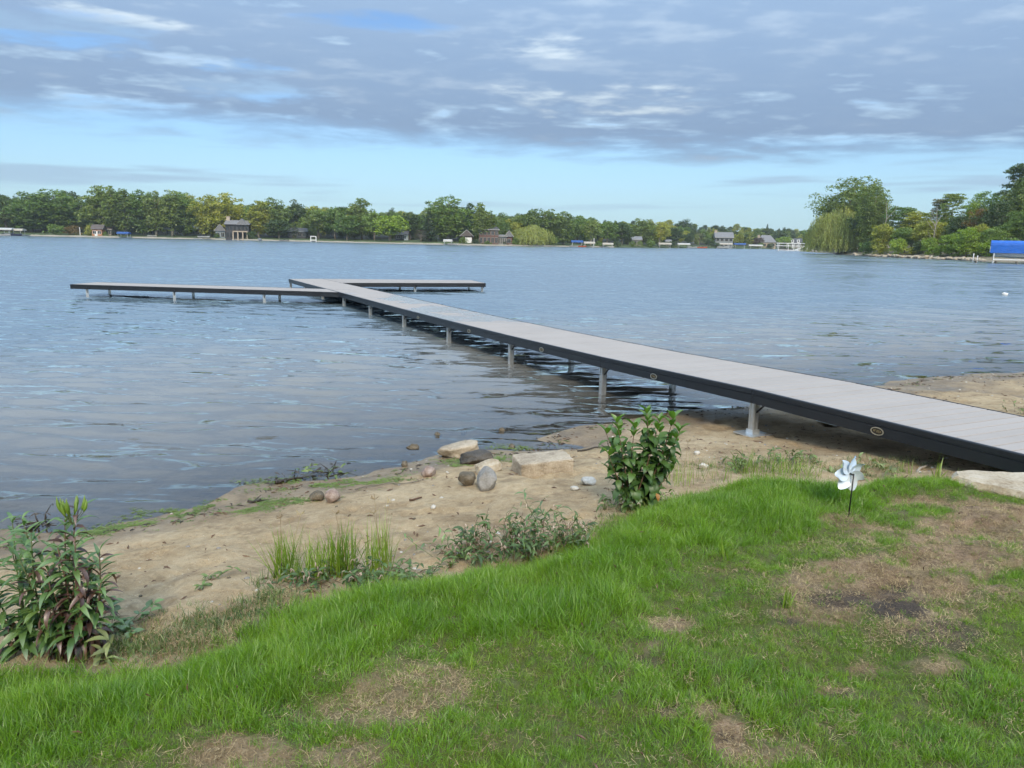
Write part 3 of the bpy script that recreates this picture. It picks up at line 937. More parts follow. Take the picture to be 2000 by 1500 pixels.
# ------------------------------------------------------------------ grass
def blades(n, rad, L0, L1, w, lean, curl, seed, flat=False, lay=0.0):
    r = np.random.default_rng(seed); V = []; Fc = []
    for k in range(n):
        a = r.uniform(0, 6.283); q = rad * math.sqrt(r.uniform()); bx, by = q * math.cos(a), q * math.sin(a)
        th = r.uniform(0, 6.283); L = r.uniform(L0, L1); ln = abs(r.normal(0, lean)) if not lay else r.normal(lay, lean); cu = r.uniform(.3, 1) * curl
        dx, dy = math.cos(th), math.sin(th); wx, wy = -dy * w / 2, dx * w / 2
        tw = r.uniform(-.6, .6); wx, wy = wx * math.cos(tw) + dx * w / 2 * math.sin(tw), wy * math.cos(tw) + dy * w / 2 * math.sin(tw)
        b = len(V); x = y = 0; z = 0.0; ang = ln; hh = .004 + (r.uniform(0, .012) if flat else 0)
        for s in range(4):
            f = (1, .9, .62, 0)[s]
            if s < 3:
                V += [(bx + x - wx * f, by + y - wy * f, hh + z), (bx + x + wx * f, by + y + wy * f, hh + z)]
            else:
                V.append((bx + x, by + y, hh + z))
            st = L / 3
            x += dx * st * math.sin(ang); y += dy * st * math.sin(ang); z += st * math.cos(ang)
            ang = min(ang + cu * (.5 + s * .5), 1.9)
        Fc += [(b, b + 1, b + 3, b + 2), (b + 2, b + 3, b + 5, b + 4), (b + 4, b + 5, b + 6)]
    return V, Fc


M['grass'] = m_leaf('lawn_grass', (0.135, 0.280, 0.012), (0.240, 0.390, 0.026), trans=0.45, scale=1.7, gloss=0.05, rnd=0.45)
M['grass2'] = m_leaf('lawn_grass_olive', (0.130, 0.255, 0.014), (0.235, 0.355, 0.032), trans=0.42, scale=2.3, gloss=0.04, rnd=0.5)
M['straw'] = m_leaf('dry_grass', (0.27, 0.19, 0.10), (0.50, 0.39, 0.22), trans=0.2, scale=3, gloss=0.02, rnd=0.6)
M['sedge'] = m_leaf('sedge_blades', (0.150, 0.250, 0.018), (0.280, 0.390, 0.040), trans=0.4, scale=5, gloss=0.05)
tuft_long = [raw('tuft', *blades(24, .036, .030, .110, .0025, .58, .55, 100 + k), M['grass'], True) for k in range(7)]
tuft_short = [raw('tuft', *blades(26, .040, .022, .068, .0024, .75, .45, 120 + k), M['grass2'], True) for k in range(6)]
tuft_straw = [raw('tuft', *blades(30, .055, .010, .036, .0019, 0.22, .12, 140 + k, True, 1.38), M['straw'], True) for k in range(6)]
tuft_mid = [raw('tuft', *blades(24, .036, .022, .080, .0025, .65, .5, 160 + k), M['grass'], True) for k in range(6)]


def lawn():
    r = np.random.default_rng(21)
    n = 200000
    X = r.uniform(-6.0, 8.0, n); Y = r.uniform(0.75, 8.5, n)
    keep = (np.abs(X) < 0.70 * Y + 0.6) | ((np.abs(X) < 0.70 * Y + 3.2) & (r.uniform(size=n) < .62))
    X, Y = X[keep], Y[keep]
    Z, ds, de = terrain(X, Y)
    k = de > -.16 * r.uniform(size=len(X)) ** 2.5
    # no grass under the dock
    u = X * DN.x + Y * DN.y - BASE
    k &= ~((u > -.12) & (u < DW + .2) & (r.uniform(size=len(X)) > .10))
    X, Y, Z, de = X[k], Y[k], Z[k], de[k]
    dry = patch(DRY, X, Y, Z, 3); soil = patch(SOIL, X, Y, Z, 4)
    px, py = proj(X, Y, Z)
    lush = sstep(de, 1.15, 0.35) * sstep(px, 2100, 1500)              # thick unmown lip along the beach
    lush = np.maximum(lush, sstep(np.hypot((px - 900) / 420, (py - 1170) / 95), 1.1, .6))
    lush = np.maximum(lush, sstep(np.hypot((px - 250) / 420, (py - 1360) / 90), 1.1, .6) * .8)
    lush = np.maximum(lush, sstep(np.hypot((px - 1400) / 260, (py - 1010) / 80), 1.1, .6) * .9)
    clump = fbm(X * 2.6, Y * 2.6, 51, 3)
    clump2 = fbm(X * 7, Y * 7, 52, 2)
    u1 = r.uniform(size=len(X))
    bare = np.maximum(dry * .95, soil * .97)
    # a thin straw shows everywhere the sward is thin
    grow = u1 > bare
    thin = (clump < .26) & (lush < .3) & (r.uniform(size=len(X)) < .35)
    grow &= ~thin
    idx = np.where(lush > .55, r.integers(0, 7, len(X)), np.where(lush + (clump - .5) * 1.6 > .10, 13 + r.integers(0, 6, len(X)), 7 + r.integers(0, 6, len(X))))
    scl = (.72 + .75 * (clump - .3) + .35 * (clump2 - .5)) * r.uniform(.75, 1.2, len(X)) * (1 - .45 * np.minimum(1, bare * 1.3))
    scl = np.clip(scl * (.74 + .26 * lush), .50, 1.3)
    # the sward leans in swirls
    ax = (fbm(X * 1.4, Y * 1.4, 61, 2) - .5) * 1.5; ay = (fbm(X * 1.4, Y * 1.4, 62, 2) - .5) * 1.5
    rot = np.stack([ax + r.normal(0, .26, len(X)), ay + r.normal(0, .26, len(X)), r.uniform(0, 6.28, len(X))], -1)
    P = np.stack([X, Y, Z - .006], -1)
    g = grow
    scatter('lawn_grass', tuft_long + tuft_short + tuft_mid, P[g], rot[g], scl[g], idx[g], label='thick green lawn grass on the bank above the beach', cat='grass')
    s = (~grow) & (soil + .25 * r.uniform(size=len(X)) < .8) & (r.uniform(size=len(X)) < .5)
    s |= (r.uniform(size=len(X)) < .07) & (lush < .5)
    scatter('dry_thatch', tuft_straw, P[s], np.stack([r.normal(0, .1, s.sum()), r.normal(0, .1, s.sum()), r.uniform(0, 6.28, s.sum())], -1), r.uniform(.6, 1.25, s.sum()),
            r.integers(0, 6, s.sum()), label='dry straw-coloured thatch in the worn patches of the lawn', cat='thatch')


lawn()


# ------------------------------------------------------------------ broad leaves
def leaf_mesh(name, L, W, droop, fold, m, seg=6, shape='lance', seed=0, wave=0.0):
    """a leaf along +x from the origin, rising then drooping, folded along its midrib"""
    r = np.random.default_rng(seed)
    V = []; Fc = []; x = z = 0.0; a = .35
    for i in range(seg + 1):
        t = i / seg
        w = (math.sin(math.pi * t ** .75) ** .9 if shape == 'ovate' else math.sin(math.pi * t ** .8) ** 1.1) * W / 2 + (.0015 if i < seg else 0)
        if i == seg: w = 0.0003
        zz = fold * w
        wv = wave * math.sin(t * 14 + seed)
        V += [(x, -w, z + zz + wv * w), (x, 0, z), (x, w, z + zz - wv * w)]
        x += L / seg * math.cos(a); z += L / seg * math.sin(a)
        a -= droop / seg
    for i in range(seg):
        b = 3 * i
        Fc += [(b, b + 3, b + 4, b + 1), (b + 1, b + 4, b + 5, b + 2)]
    return raw(name, V, Fc, m, True)


M['leaf_dark'] = m_leaf('broad_leaf', (0.045, 0.105, 0.022), (0.100, 0.190, 0.036), trans=0.28, scale=9, gloss=0.05, rnd=0.5, rough=0.5)
M['leaf_young'] = m_leaf('young_leaf', (0.090, 0.190, 0.020), (0.150, 0.270, 0.035), trans=0.4, scale=9, gloss=0.07)
M['leaf_milk'] = m_leaf('milkweed_leaf', (0.070, 0.150, 0.038), (0.145, 0.245, 0.058), trans=0.25, scale=8, gloss=0.08, rnd=0.5)
M['leaf_purple'] = m_leaf('purple_leaf', (0.070, 0.034, 0.028), (0.145, 0.076, 0.052), trans=0.2, scale=8, gloss=0.08, rnd=0.5)
M['pod'] = m_leaf('seed_pod', (0.150, 0.250, 0.022), (0.230, 0.340, 0.045), trans=0.25, scale=20, gloss=0.06)
M['stem'] = m_plain('green_stem', (0.10, 0.12, 0.045), 0.7, var=0.3, scale=20)
M['stem_red'] = m_plain('reddish_stem', (0.13, 0.075, 0.045), 0.7, var=0.3, scale=20)
M['weed'] = m_leaf('weed_leaf', (0.070, 0.130, 0.030), (0.160, 0.225, 0.060), trans=0.3, scale=7, gloss=0.05, rnd=0.5)
M['wilt'] = m_leaf('wilted_leaf', (0.16, 0.22, 0.075), (0.30, 0.34, 0.14), trans=0.3, scale=7, gloss=0.04)
M['spike'] = m_leaf('flower_spike', (0.36, 0.26, 0.20), (0.56, 0.46, 0.38), trans=0.2, scale=9, gloss=0.02)
M['brownleaf'] = m_leaf('brown_leaf', (0.10, 0.055, 0.035), (0.20, 0.12, 0.075), trans=0.15, scale=9, gloss=0.03)

broad = [leaf_mesh('leaf', L, W, d, f, M['leaf_dark'], 6, 'ovate', k, .12) for k, (L, W, d, f) in enumerate([(.115, .052, 1.3, .35), (.125, .050, 1.9, .25), (.105, .048, .9, .4), (.13, .056, 2.3, .2)])]
broad_y = [leaf_mesh('leaf', L, W, d, f, M['leaf_young'], 6, 'ovate', k, .1) for k, (L, W, d, f) in enumerate([(.080, .030, .5, .6), (.095, .036, .9, .45)])]


def stem_curve(b, t, bow, n=6):
    b, t = Vector(b), Vector(t)
    return [b.lerp(t, i / n) + Vector((bow[0], bow[1], 0)) * math.sin(math.pi * i / n) for i in range(n + 1)]


def along(P, t):
    f = t * (len(P) - 1); i = min(int(f), len(P) - 2)
    return P[i].lerp(P[i + 1], f - i)


def leafy_bush():
    g = hit(1243, 992)
    root = thing('leafy_bush', 'tall leafy green bush with pointed oval leaves between beach and lawn', 'plant', (g[0], g[1], g[2]))
    px = math.hypot(g[0], g[1]) * 1.03 / F
    tops = [(-48, 178), (-14, 168), (8, 197), (34, 182), (58, 190), (-62, 112), (72, 128), (20, 150), (-30, 120), (46, 110), (-66, 150), (70, 165), (-10, 90), (64, 80), (-40, 140), (44, 150), (-56, 70), (15, 180)]
    r = np.random.default_rng(8)
    for k, (dx, h) in enumerate(tops):
        b = (r.uniform(-.07, .07), r.uniform(-.06, .06), -.02)
        t = (dx * px, r.uniform(-.13, .13), h * px)
        P = stem_curve(b, t, (r.normal(0, .02), r.normal(0, .02)))
        m = MB(); m.tube(P, [.006 - .004 * i / 6 for i in range(7)], 6)
        st = m.build('stem', M['stem_red'], root, True)
        nn = max(5, int(h * px / .052)); ph = r.uniform(0, 6.28)
        for j in range(nn):
            tt = .10 + .87 * j / (nn - 1)
            for s in (0, 1, 2) if tt > .25 else (0, 1):
                az = ph + j * 1.57 + s * (2 * math.pi / 3 if tt > .25 else math.pi) + r.normal(0, .25)
                top = tt > .88
                me = broad_y[r.integers(0, 2)] if top else broad[r.integers(0, 4)]
                p = along(P, tt)
                obj('leaf', me, st, p, (r.normal(0, .25), (-.75 if top else r.normal(.05, .28) + (.25 if tt < .4 else 0)), az), (r.uniform(.9, 1.2) if top else r.uniform(.66, 1.10) * (.85 + .25 * math.sin(math.pi * min(1, tt + .1)))))
    m = MB(); p = Vector((.10, -.18, .17))
    lf = obj('leaf', leaf_mesh('leaf', .06, .03, 1.2, .3, m_leaf('orange_leaf', (.22, .08, .02), (.34, .16, .03), .2, 9, .04)), root, p, (0, .9, -1.2))
    lf['label'] = 'single orange-brown dying leaf'


leafy_bush()
milk = [leaf_mesh('leaf', L, W, d, .35, M['leaf_milk'], 6, 'lance', k, .08) for k, (L, W, d) in enumerate([(.125, .021, 1.0), (.135, .023, 1.6), (.115, .020, .6)])]
milk_p = [leaf_mesh('leaf', L, W, d, .45, M['leaf_purple'], 6, 'lance', k, .1) for k, (L, W, d) in enumerate([(.130, .024, 1.7), (.14, .022, 2.2), (.12, .022, 1.2)])]
milk_big = [leaf_mesh('leaf', L, W, d, .25, M['leaf_milk'], 6, 'ovate', k, .1) for k, (L, W, d) in enumerate([(.16, .036, 1.5), (.15, .032, 1.0)])]


def milkweed():
    g = hit(95, 1300)
    root = thing('milkweed_plant', 'tall milkweed with narrow green and purple leaves and upright green seed pods', 'plant', (g[0] - .02, g[1] + .12, g[2] - .03), scale=.94)
    px = math.hypot(g[0], g[1] + .12) * 1.10 / F
    # (dx, height in photo px, purple share, side)
    stems = [(54, 262, .75), (80, 235, .65), (25, 246, .55), (108, 196, .75), (-20, 232, .15), (-55, 246, .05), (-92, 228, .05), (-130, 205, .1), (-70, 150, .1), (10, 170, .7), (70, 150, .9), (-30, 120, .2), (100, 128, .9), (-110, 120, .15), (40, 100, .9), (92, 170, .8), (62, 205, .8), (40, 215, .6), (-40, 190, .2), (-5, 205, .4), (120, 150, .9), (84, 105, .95), (-85, 190, .1), (20, 130, .8)]
    r = np.random.default_rng(14)
    for k, (dx, h, pu) in enumerate(stems):
        b = (dx * px * .45 + r.normal(0, .02), r.uniform(-.06, .08), 0)
        t = (dx * px * (.78 if dx > 0 else .95), r.uniform(-.10, .12), h * px)
        P = stem_curve(b, t, (r.normal(0, .015), 0))
        m = MB(); m.tube(P, [.0055 - .003 * i / 6 for i in range(7)], 6)
        st = m.build('stem', M['stem_red' if pu > .5 else 'stem'], root, True)
        nn = max(5, int(h * px / .034)); ph = r.uniform(0, 6.28)
        for j in range(nn):
            tt = .12 + .88 * j / (nn - 1)
            for s in (0, 1):
                az = ph + j * 1.57 + s * math.pi + r.normal(0, .3)
                purple = r.uniform() < pu * (1.15 - .9 * tt)
                me = milk_p[r.integers(0, 3)] if purple else (milk_big[r.integers(0, 2)] if (tt < .4 and dx < 0) else milk[r.integers(0, 3)])
                obj('leaf', me, st, along(P, tt), (r.normal(0, .25), (r.normal(.75, .25) if tt < .45 and purple else r.normal(.0, .25) - .35 * (tt > .8)), az), r.uniform(.85, 1.2) * (1.0 if tt < .85 else .8))
    # seed pods standing on the tallest stem
    hub = Vector((54 * .78 * px, .0, 262 * px))
    for q in range(13):
        a = r.uniform(0, 6.28); sp_ = r.uniform(.008, .055)
        b = hub + Vector((sp_ * math.cos(a), sp_ * math.sin(a), r.uniform(-.005, .02)))
        t = b + Vector((.016 * math.cos(a), .016 * math.sin(a), r.uniform(.062, .085)))
        P = [b.lerp(t, i / 6) + Vector((math.cos(a), math.sin(a), 0)) * .004 * math.sin(i / 6 * 3.14) for i in range(7)]
        m = MB(); m.tube(P, [.002, .0062, .0082, .0078, .0058, .003, .0006], 7)
        pd = m.build('seed_pod', M['pod'], root, True)
        m = MB(); m.tube([hub + Vector((0, 0, -.05)), hub.lerp(b, .8) + Vector((0, 0, -.012)), b], .0016, 5); m.build('pod_stalk', M['stem'], pd)


milkweed()


# ------------------------------------------------------------------ sedges, weeds, sprouts
def sedge(px, py, hpx, n, label, seed, spread=.08, mt='sedge', w=.0055, lean=.36, seeds=0):
    g = hit(px, py); D = math.hypot(g[0], g[1]) * 1.05
    L = hpx / F * D
    root = thing('sedge_clump', label, 'grass clump', (g[0], g[1], g[2] - .01), group='sedge clumps at the top of the beach')
    V, Fc = blades(n, spread, L * .55, L * 1.08, w, lean, .16, seed)
    obj('blades', raw('blades', V, Fc, M[mt], True), root)
    r = np.random.default_rng(seed)
    for k in range(seeds):
        t = Vector((r.normal(0, .05), r.normal(0, .03), L * r.uniform(1.05, 1.35)))
        m = MB(); b = Vector((r.normal(0, .03), r.normal(0, .03), 0))
        m.tube([b, b.lerp(t, .6), t], [.0016, .0014, .001], 4)
        for q in range(7):
            a = r.uniform(0, 6.28); e = t + Vector((math.cos(a) * .022, math.sin(a) * .022, r.uniform(.002, .028)))
            m.tube([t, e], [.0012, .0022], 4)
        m.build('seed_stalk', M['straw'], root)


sedge(560, 1128, 108, 110, 'yellow-green sedge clump, leftmost at the top of the beach', 201, .08, seeds=2)
sedge(618, 1132, 96, 110, 'green sedge clump, second from the left at the top of the beach', 202, .09)
sedge(668, 1122, 118, 130, 'tallest yellow-green sedge clump, middle of the row above the beach', 203, .08, seeds=1)
sedge(742, 1112, 112, 110, 'thin sedge clump with seed heads, rightmost of the row above the beach', 204, .08, w=.0042, seeds=3)
sedge(520, 1140, 34, 50, 'low dull green sedge tuft at the left foot of the sedge row', 205, .10, 'weed', .004, .7)
sedge(1330, 945, 62, 40, 'thin upright grass clump on the right of the leafy bush', 206, .12, 'sedge', .0034, .2, seeds=1)
sedge(1390, 938, 52, 45, 'thin upright grass tuft further right of the leafy bush', 207, .16, 'sedge', .003, .3)
sedge(1480, 925, 58, 110, 'bright yellow-green long grass tuft at the lawn edge left of the pinwheel', 208, .22, 'sedge', .0042, .55)
sedge(1560, 930, 50, 90, 'yellow-green long grass tuft just left of the pinwheel', 209, .18, 'sedge', .0042, .65)
sedge(1832, 938, 58, 9, 'coarse wide-bladed grass tuft beside the limestone slab', 210, .03, 'sedge', .011, .5)
sedge(1765, 925, 34, 14, 'small pale grass tuft under the dock edge', 211, .06, 'sedge', .004, .6)
sedge(1100, 1075, 45, 40, 'dry straw-green grass tuft behind the grassy mound', 212, .10, 'straw', .003, .6)
sedge(1418, 1090, 46, 22, 'light green coarse grass sprout in the lawn below the leafy bush', 213, .04, 'sedge', .007, .6)
sedge(1535, 1188, 50, 10, 'single yellow-green upright sprout on the bare patch of lawn', 214, .02, 'sedge', .006, .2)
sedge(915, 1300, 40, 26, 'pale coarse grass tuft in the middle of the lower lawn', 215, .05, 'sedge', .005, .8)

small_leaf = [leaf_mesh('leaf', L, W, d, .3, M['weed'], 4, 'lance', k, .1) for k, (L, W, d) in enumerate([(.07, .015, 1.2), (.06, .013, .6), (.085, .018, 1.7)])]


def sprawl(px, py, wpx, hpx, nst, label, seed, leaf=None, spikes=True, name='smartweed', leafscale=1.0, depth=.22, stem='stem_red', nl=9, cat='plant'):
    """a low weed: thin branching stems with narrow leaves and drooping pale spikes"""
    g = hit(px, py); D = math.hypot(g[0], g[1]) * 1.04; s = D / F
    root = thing(name, label, cat, (g[0], g[1], g[2]))
    r = np.random.default_rng(seed)
    leaf = leaf or small_leaf
    ms = MB(); mf = MB(); mk = MB()
    for k in range(nst):
        bx = r.uniform(-.42, .42) * wpx * s; b = Vector((bx, r.uniform(-depth, depth) * .7, 0)); b.z = tz(g[0] + b.x, g[1] + b.y) - g[2]
        hgt = hpx * s * r.uniform(.4, 1.0) * (1 - .45 * abs(bx) / (wpx * s * .5))
        t = b + Vector((r.normal(0, .09), r.normal(0, .07), hgt))
        P = stem_curve(b, t, (r.normal(0, .03), r.normal(0, .03)), 5)
        ms.tube(P, [.0022, .002, .0018, .0016, .0013, .001], 4, False)
        for j in range(nl):
            tt = r.uniform(.15, 1.0); p = along(P, tt)
            me = leaf[r.integers(0, len(leaf))]
            mx = Matrix.Translation(p) @ Matrix.Rotation(r.uniform(0, 6.28), 4, 'Z') @ Matrix.Rotation(r.normal(.05, .4), 4, 'Y') @ Matrix.Rotation(r.normal(0, .3), 4, 'X') @ Matrix.Scale(r.uniform(.55, 1.1) * leafscale, 4)
            mf.add([mx @ v.co for v in me.vertices], [tuple(q.vertices) for q in me.polygons])
        if spikes:
            for j in range(r.integers(0, 3)):
                p = along(P, r.uniform(.7, 1.0)); a = r.uniform(0, 6.28); o = Vector((math.cos(a), math.sin(a), 0))
                Q = [p, p + o * .012 + Vector((0, 0, .012)), p + o * .022 + Vector((0, 0, .004)), p + o * .026 + Vector((0, 0, -.016))]
                mk.tube(Q, [.0018, .0034, .0036, .002], 5)
    ms.build('stems', M[stem], root)
    me = mf.mesh('foliage', leaf[0].materials[0], True)
    put(obj('foliage', me, root), kind='stuff')
    if mk.v: put(mk.build('flower_spikes', M['spike'], root), kind='stuff')
    return root


sprawl(975, 1085, 190, 105, 46, 'sprawling dusty green weed with pale drooping flower spikes, left half of the weed bed', 301)
sprawl(1085, 1078, 170, 88, 40, 'sprawling dusty green weed with pale spikes, against the bright grass on its right', 302)
sprawl(900, 1092, 110, 52, 18, 'low thin weed between the sedges and the flowering weed bed', 303, nl=6)
sprawl(640, 1140, 190, 48, 34, 'low weed with small white flower spikes in front of the sedges', 304, nl=7)
sprawl(770, 1135, 120, 34, 22, 'low dark weed on the bank right of the sedges', 305, spikes=False)
sprawl(862, 1085, 46, 90, 3, 'thin upright green sprout on the sand left of the flowering weeds', 306, leaf=milk, spikes=False, name='sprout', nl=10, stem='stem', leafscale=.6, depth=.02)
sprawl(1060, 1015, 70, 70, 4, 'upright weed with long green leaves standing behind the flowering weeds', 307, leaf=milk, nl=8, stem='stem', leafscale=.75, depth=.05)
sprawl(205, 1290, 40, 52, 3, 'pale bent milkweed shoot in the grass right of the purple-leaved plant', 308, leaf=[leaf_mesh('leaf', .10, .022, 1.4, .3, M['wilt'], 5, 'lance', 1)], spikes=False, name='sprout', nl=6, stem='stem', depth=.02)
sprawl(1450, 915, 80, 38, 12, 'low leafy green weed on the sand under the near dock post', 309, spikes=False)
sprawl(1545, 908, 100, 26, 14, 'low leafy weed on the sand behind the long grass', 310, spikes=False)
sprawl(1690, 930, 130, 42, 14, 'pulled-up pale wilted weed lying behind the pinwheel', 311, leaf=[leaf_mesh('leaf', .09, .03, 1.2, .2, M['wilt'], 5, 'ovate', 1), leaf_mesh('leaf', .08, .012, 1.2, .2, M['wilt'], 5, 'lance', 2)], spikes=False, nl=7, stem='stem')
sprawl(400, 1140, 30, 12, 3, 'tiny green weed rosette alone on the sand', 312, spikes=False, nl=8)
sprawl(215, 1225, 100, 30, 10, 'low green weed on the sand right of the purple-leaved plant', 313, spikes=False, leaf=[leaf_mesh('leaf', .06, .03, .8, .2, M['leaf_milk'], 5, 'ovate', 1)])
sprawl(1990, 806, 40, 26, 6, 'small weed on the sand beyond the dock at the right edge', 314, spikes=False)
sprawl(1222, 985, 120, 40, 20, 'low mixed weeds crowding the foot of the leafy bush', 315, nl=7)

M['wetwood'] = m_plain('wet_wood', (0.045, 0.034, 0.024), 0.6, var=.4, scale=20)
# ------------------------------------------------------------------ loose bits on the beach
def bits():
    r = np.random.default_rng(33)
    chip = []
    for k in range(5):
        q = MB(); a = r.uniform(.6, 1.4); q.tube([(-.012 * a, 0, .002), (0, .002, .004), (.013, 0, .002)], [.0008, .0032, .001], 4); chip.append(q.mesh('chip', M['brownleaf']))
    peb = []
    for k in range(5):
        me = blob('pebble', (.009, .007, .005), 400 + k, .1, .25, 2); me.materials.append(M['st_pale' if k < 2 else 'st_grey' if k < 4 else 'st_brown']); peb.append(me)
    n = 15000
    X = r.uniform(-5.5, 9, n); Y = r.uniform(2.5, 17, n)
    k = np.abs(X) < .74 * Y + .5
    X, Y = X[k], Y[k]; Z, ds, de = terrain(X, Y)
    dens = fbm(X * 1.5, Y * 1.5, 91, 3)
    k = (ds > .05) & (de < -.02) & (r.uniform(size=len(X)) < .25 + 1.6 * (dens - .35))
    X, Y, Z = X[k], Y[k], Z[k]; n = len(X)
    idx = np.where(r.uniform(size=n) < .62, r.integers(0, 5, n), 5 + r.integers(0, 5, n))
    scatter('beach_litter', chip + peb, np.stack([X, Y, Z], -1), np.stack([r.normal(0, .15, n), r.normal(0, .15, n), r.uniform(0, 6.28, n)], -1), r.uniform(.4, 1.75, n) ** 1.5, idx,
            label='small chips of leaf and wood and tiny pebbles strewn over the sand', cat='litter')
    # scraps on the lawn
    XX, YY = r.uniform(-4, 6, 420), r.uniform(1.6, 6.5, 420); zz, _, dd = terrain(XX, YY); kk = dd > .1; XX, YY, zz = XX[kk], YY[kk], zz[kk]; q = len(XX)
    scatter('lawn_scraps', chip, np.column_stack([XX, YY, zz + r.uniform(.015, .05, q)]), np.stack([r.normal(0, .5, q), r.normal(0, .5, q), r.uniform(0, 6.28, q)], -1), r.uniform(.5, 1.5, q), r.integers(0, 5, q),
            label='scattered brown leaf scraps lying in the lawn', cat='litter')
    # duckweed and algae washed up along the waterline
    AL = [(565, 942, 110, 16), (440, 985, 90, 14), (330, 1000, 80, 12), (640, 945, 90, 14), (560, 990, 80, 10), (740, 950, 80, 14), (900, 905, 60, 10), (1000, 905, 60, 14), (1010, 872, 70, 8), (890, 922, 60, 8), (260, 1030, 90, 14), (480, 1005, 60, 12), (170, 1040, 70, 10)]
    P = []
    for cx, cy, rx, ry in AL:
        for _ in range(int(rx * ry * .62)):
            u, v = cx + r.normal(0, .5) * rx, cy + r.normal(0, .5) * ry - 0
            a = at(u, v, .03); P.append((a[0], a[1]))
    P = np.array(P); Z, ds, de = terrain(P[:, 0], P[:, 1])
    cl = fbm(P[:, 0] * 6, P[:, 1] * 6, 93, 3)
    k = (cl > .50) & (ds > -.35)
    P, Z = P[k], np.maximum(Z[k], .004); n = len(P)
    AM = m_leaf('duckweed', (0.10, 0.15, 0.03), (0.20, 0.27, 0.06), .2, 3, .05)
    fl = []
    for q in range(4):
        b = MB()
        for j in range(6):
            a, d = r.uniform(0, 6.28), r.uniform(0, .018); c = (d * math.cos(a), d * math.sin(a)); rr = r.uniform(.003, .007); hh = r.uniform(.001, .005)
            b.add([(c[0] + rr * math.cos(t), c[1] + rr * .7 * math.sin(t), hh + r.normal(0, .0006)) for t in np.linspace(0, 6.28, 6)[:-1]], [(0, 1, 2, 3, 4)])
        fl.append(b.mesh('fleck', AM))
    scatter('duckweed', fl, np.column_stack([P, Z]), np.stack([r.normal(0, .1, n), r.normal(0, .1, n), r.uniform(0, 6.28, n)], -1), r.uniform(.6, 1.4, n), r.integers(0, 4, n),
            label='bright green duckweed washed up along the waterline', cat='duckweed')
    # dark wrack: bits of leaf and reed left by the wavelets
    XX, YY = r.uniform(-5, 10, 60000), r.uniform(4.5, 17, 60000); zz, dd, _ = terrain(XX, YY)
    wl = fbm(XX * 1.1, YY * 1.1, 97, 3)
    kk = (dd > -.12) & (np.abs(dd - .10 - .5 * wl) < .10 + .25 * (wl - .4)) & (fbm(XX * 4, YY * 4, 98, 2) > .45)
    XX, YY, zz = XX[kk], YY[kk], np.maximum(zz[kk], .002); n = len(XX)
    wr = []
    for q in range(4):
        b = MB(); a = r.uniform(.7, 1.6)
        b.tube([(-.03 * a, 0, .003), (-.008, .006, .006), (.012, -.004, .005), (.035 * a, .004, .002)], [.001, .0035, .004, .001], 4); wr.append(b.mesh('reed', [M['wetwood'], M['brownleaf'], M['weed'], M['wetwood']][q]))
    scatter('wrack', wr, np.column_stack([XX, YY, zz]), np.stack([r.normal(0, .15, n), r.normal(0, .15, n), r.uniform(0, 6.28, n)], -1), r.uniform(.4, 1.3, n), r.integers(0, 4, n),
            label='dark line of washed-up reed and leaf bits near the waterline', cat='wrack')
    # dull tussocks where the bank meets the sand
    Q = [(410, 1225, 130, 40), (300, 1255, 120, 30), (180, 1250, 80, 30), (540, 1180, 60, 26), (1250, 1000, 60, 20), (1500, 900, 160, 16), (1720, 905, 120, 22)]
    P = []
    for cx, cy, rx, ry in Q:
        for _ in range(int(rx * ry * .12)):
            h_ = at(cx + r.normal(0, .5) * rx, cy + r.normal(0, .5) * ry, .36); P.append((h_[0], h_[1]))
    XX, YY = r.uniform(-4.5, 6, 9000), r.uniform(2.2, 8, 9000); _, _, dd = terrain(XX, YY)
    kk = (dd < .02) & (dd > -.10 - .4 * fbm(XX * 2, YY * 2, 95, 2) ** 1.5)
    P = np.concatenate([np.array(P), np.column_stack([XX, YY])[kk]])
    Z, ds, de = terrain(P[:, 0], P[:, 1]); k = de < .02; P, Z = P[k], Z[k]; n = len(P)
    du = [raw('tuft', *blades(9, .03, .015, .05, .003, .9, .4, 500 + j), M['weed'], True) for j in range(4)] + tuft_straw[:2]
    scatter('bank_stubble', du, np.column_stack([P, Z]), np.stack([r.normal(0, .2, n), r.normal(0, .2, n), r.uniform(0, 6.28, n)], -1), r.uniform(.6, 1.3, n), r.integers(0, 6, n),
            label='dull sparse stubble of grass at the foot of the lawn bank', cat='stubble')


bits()


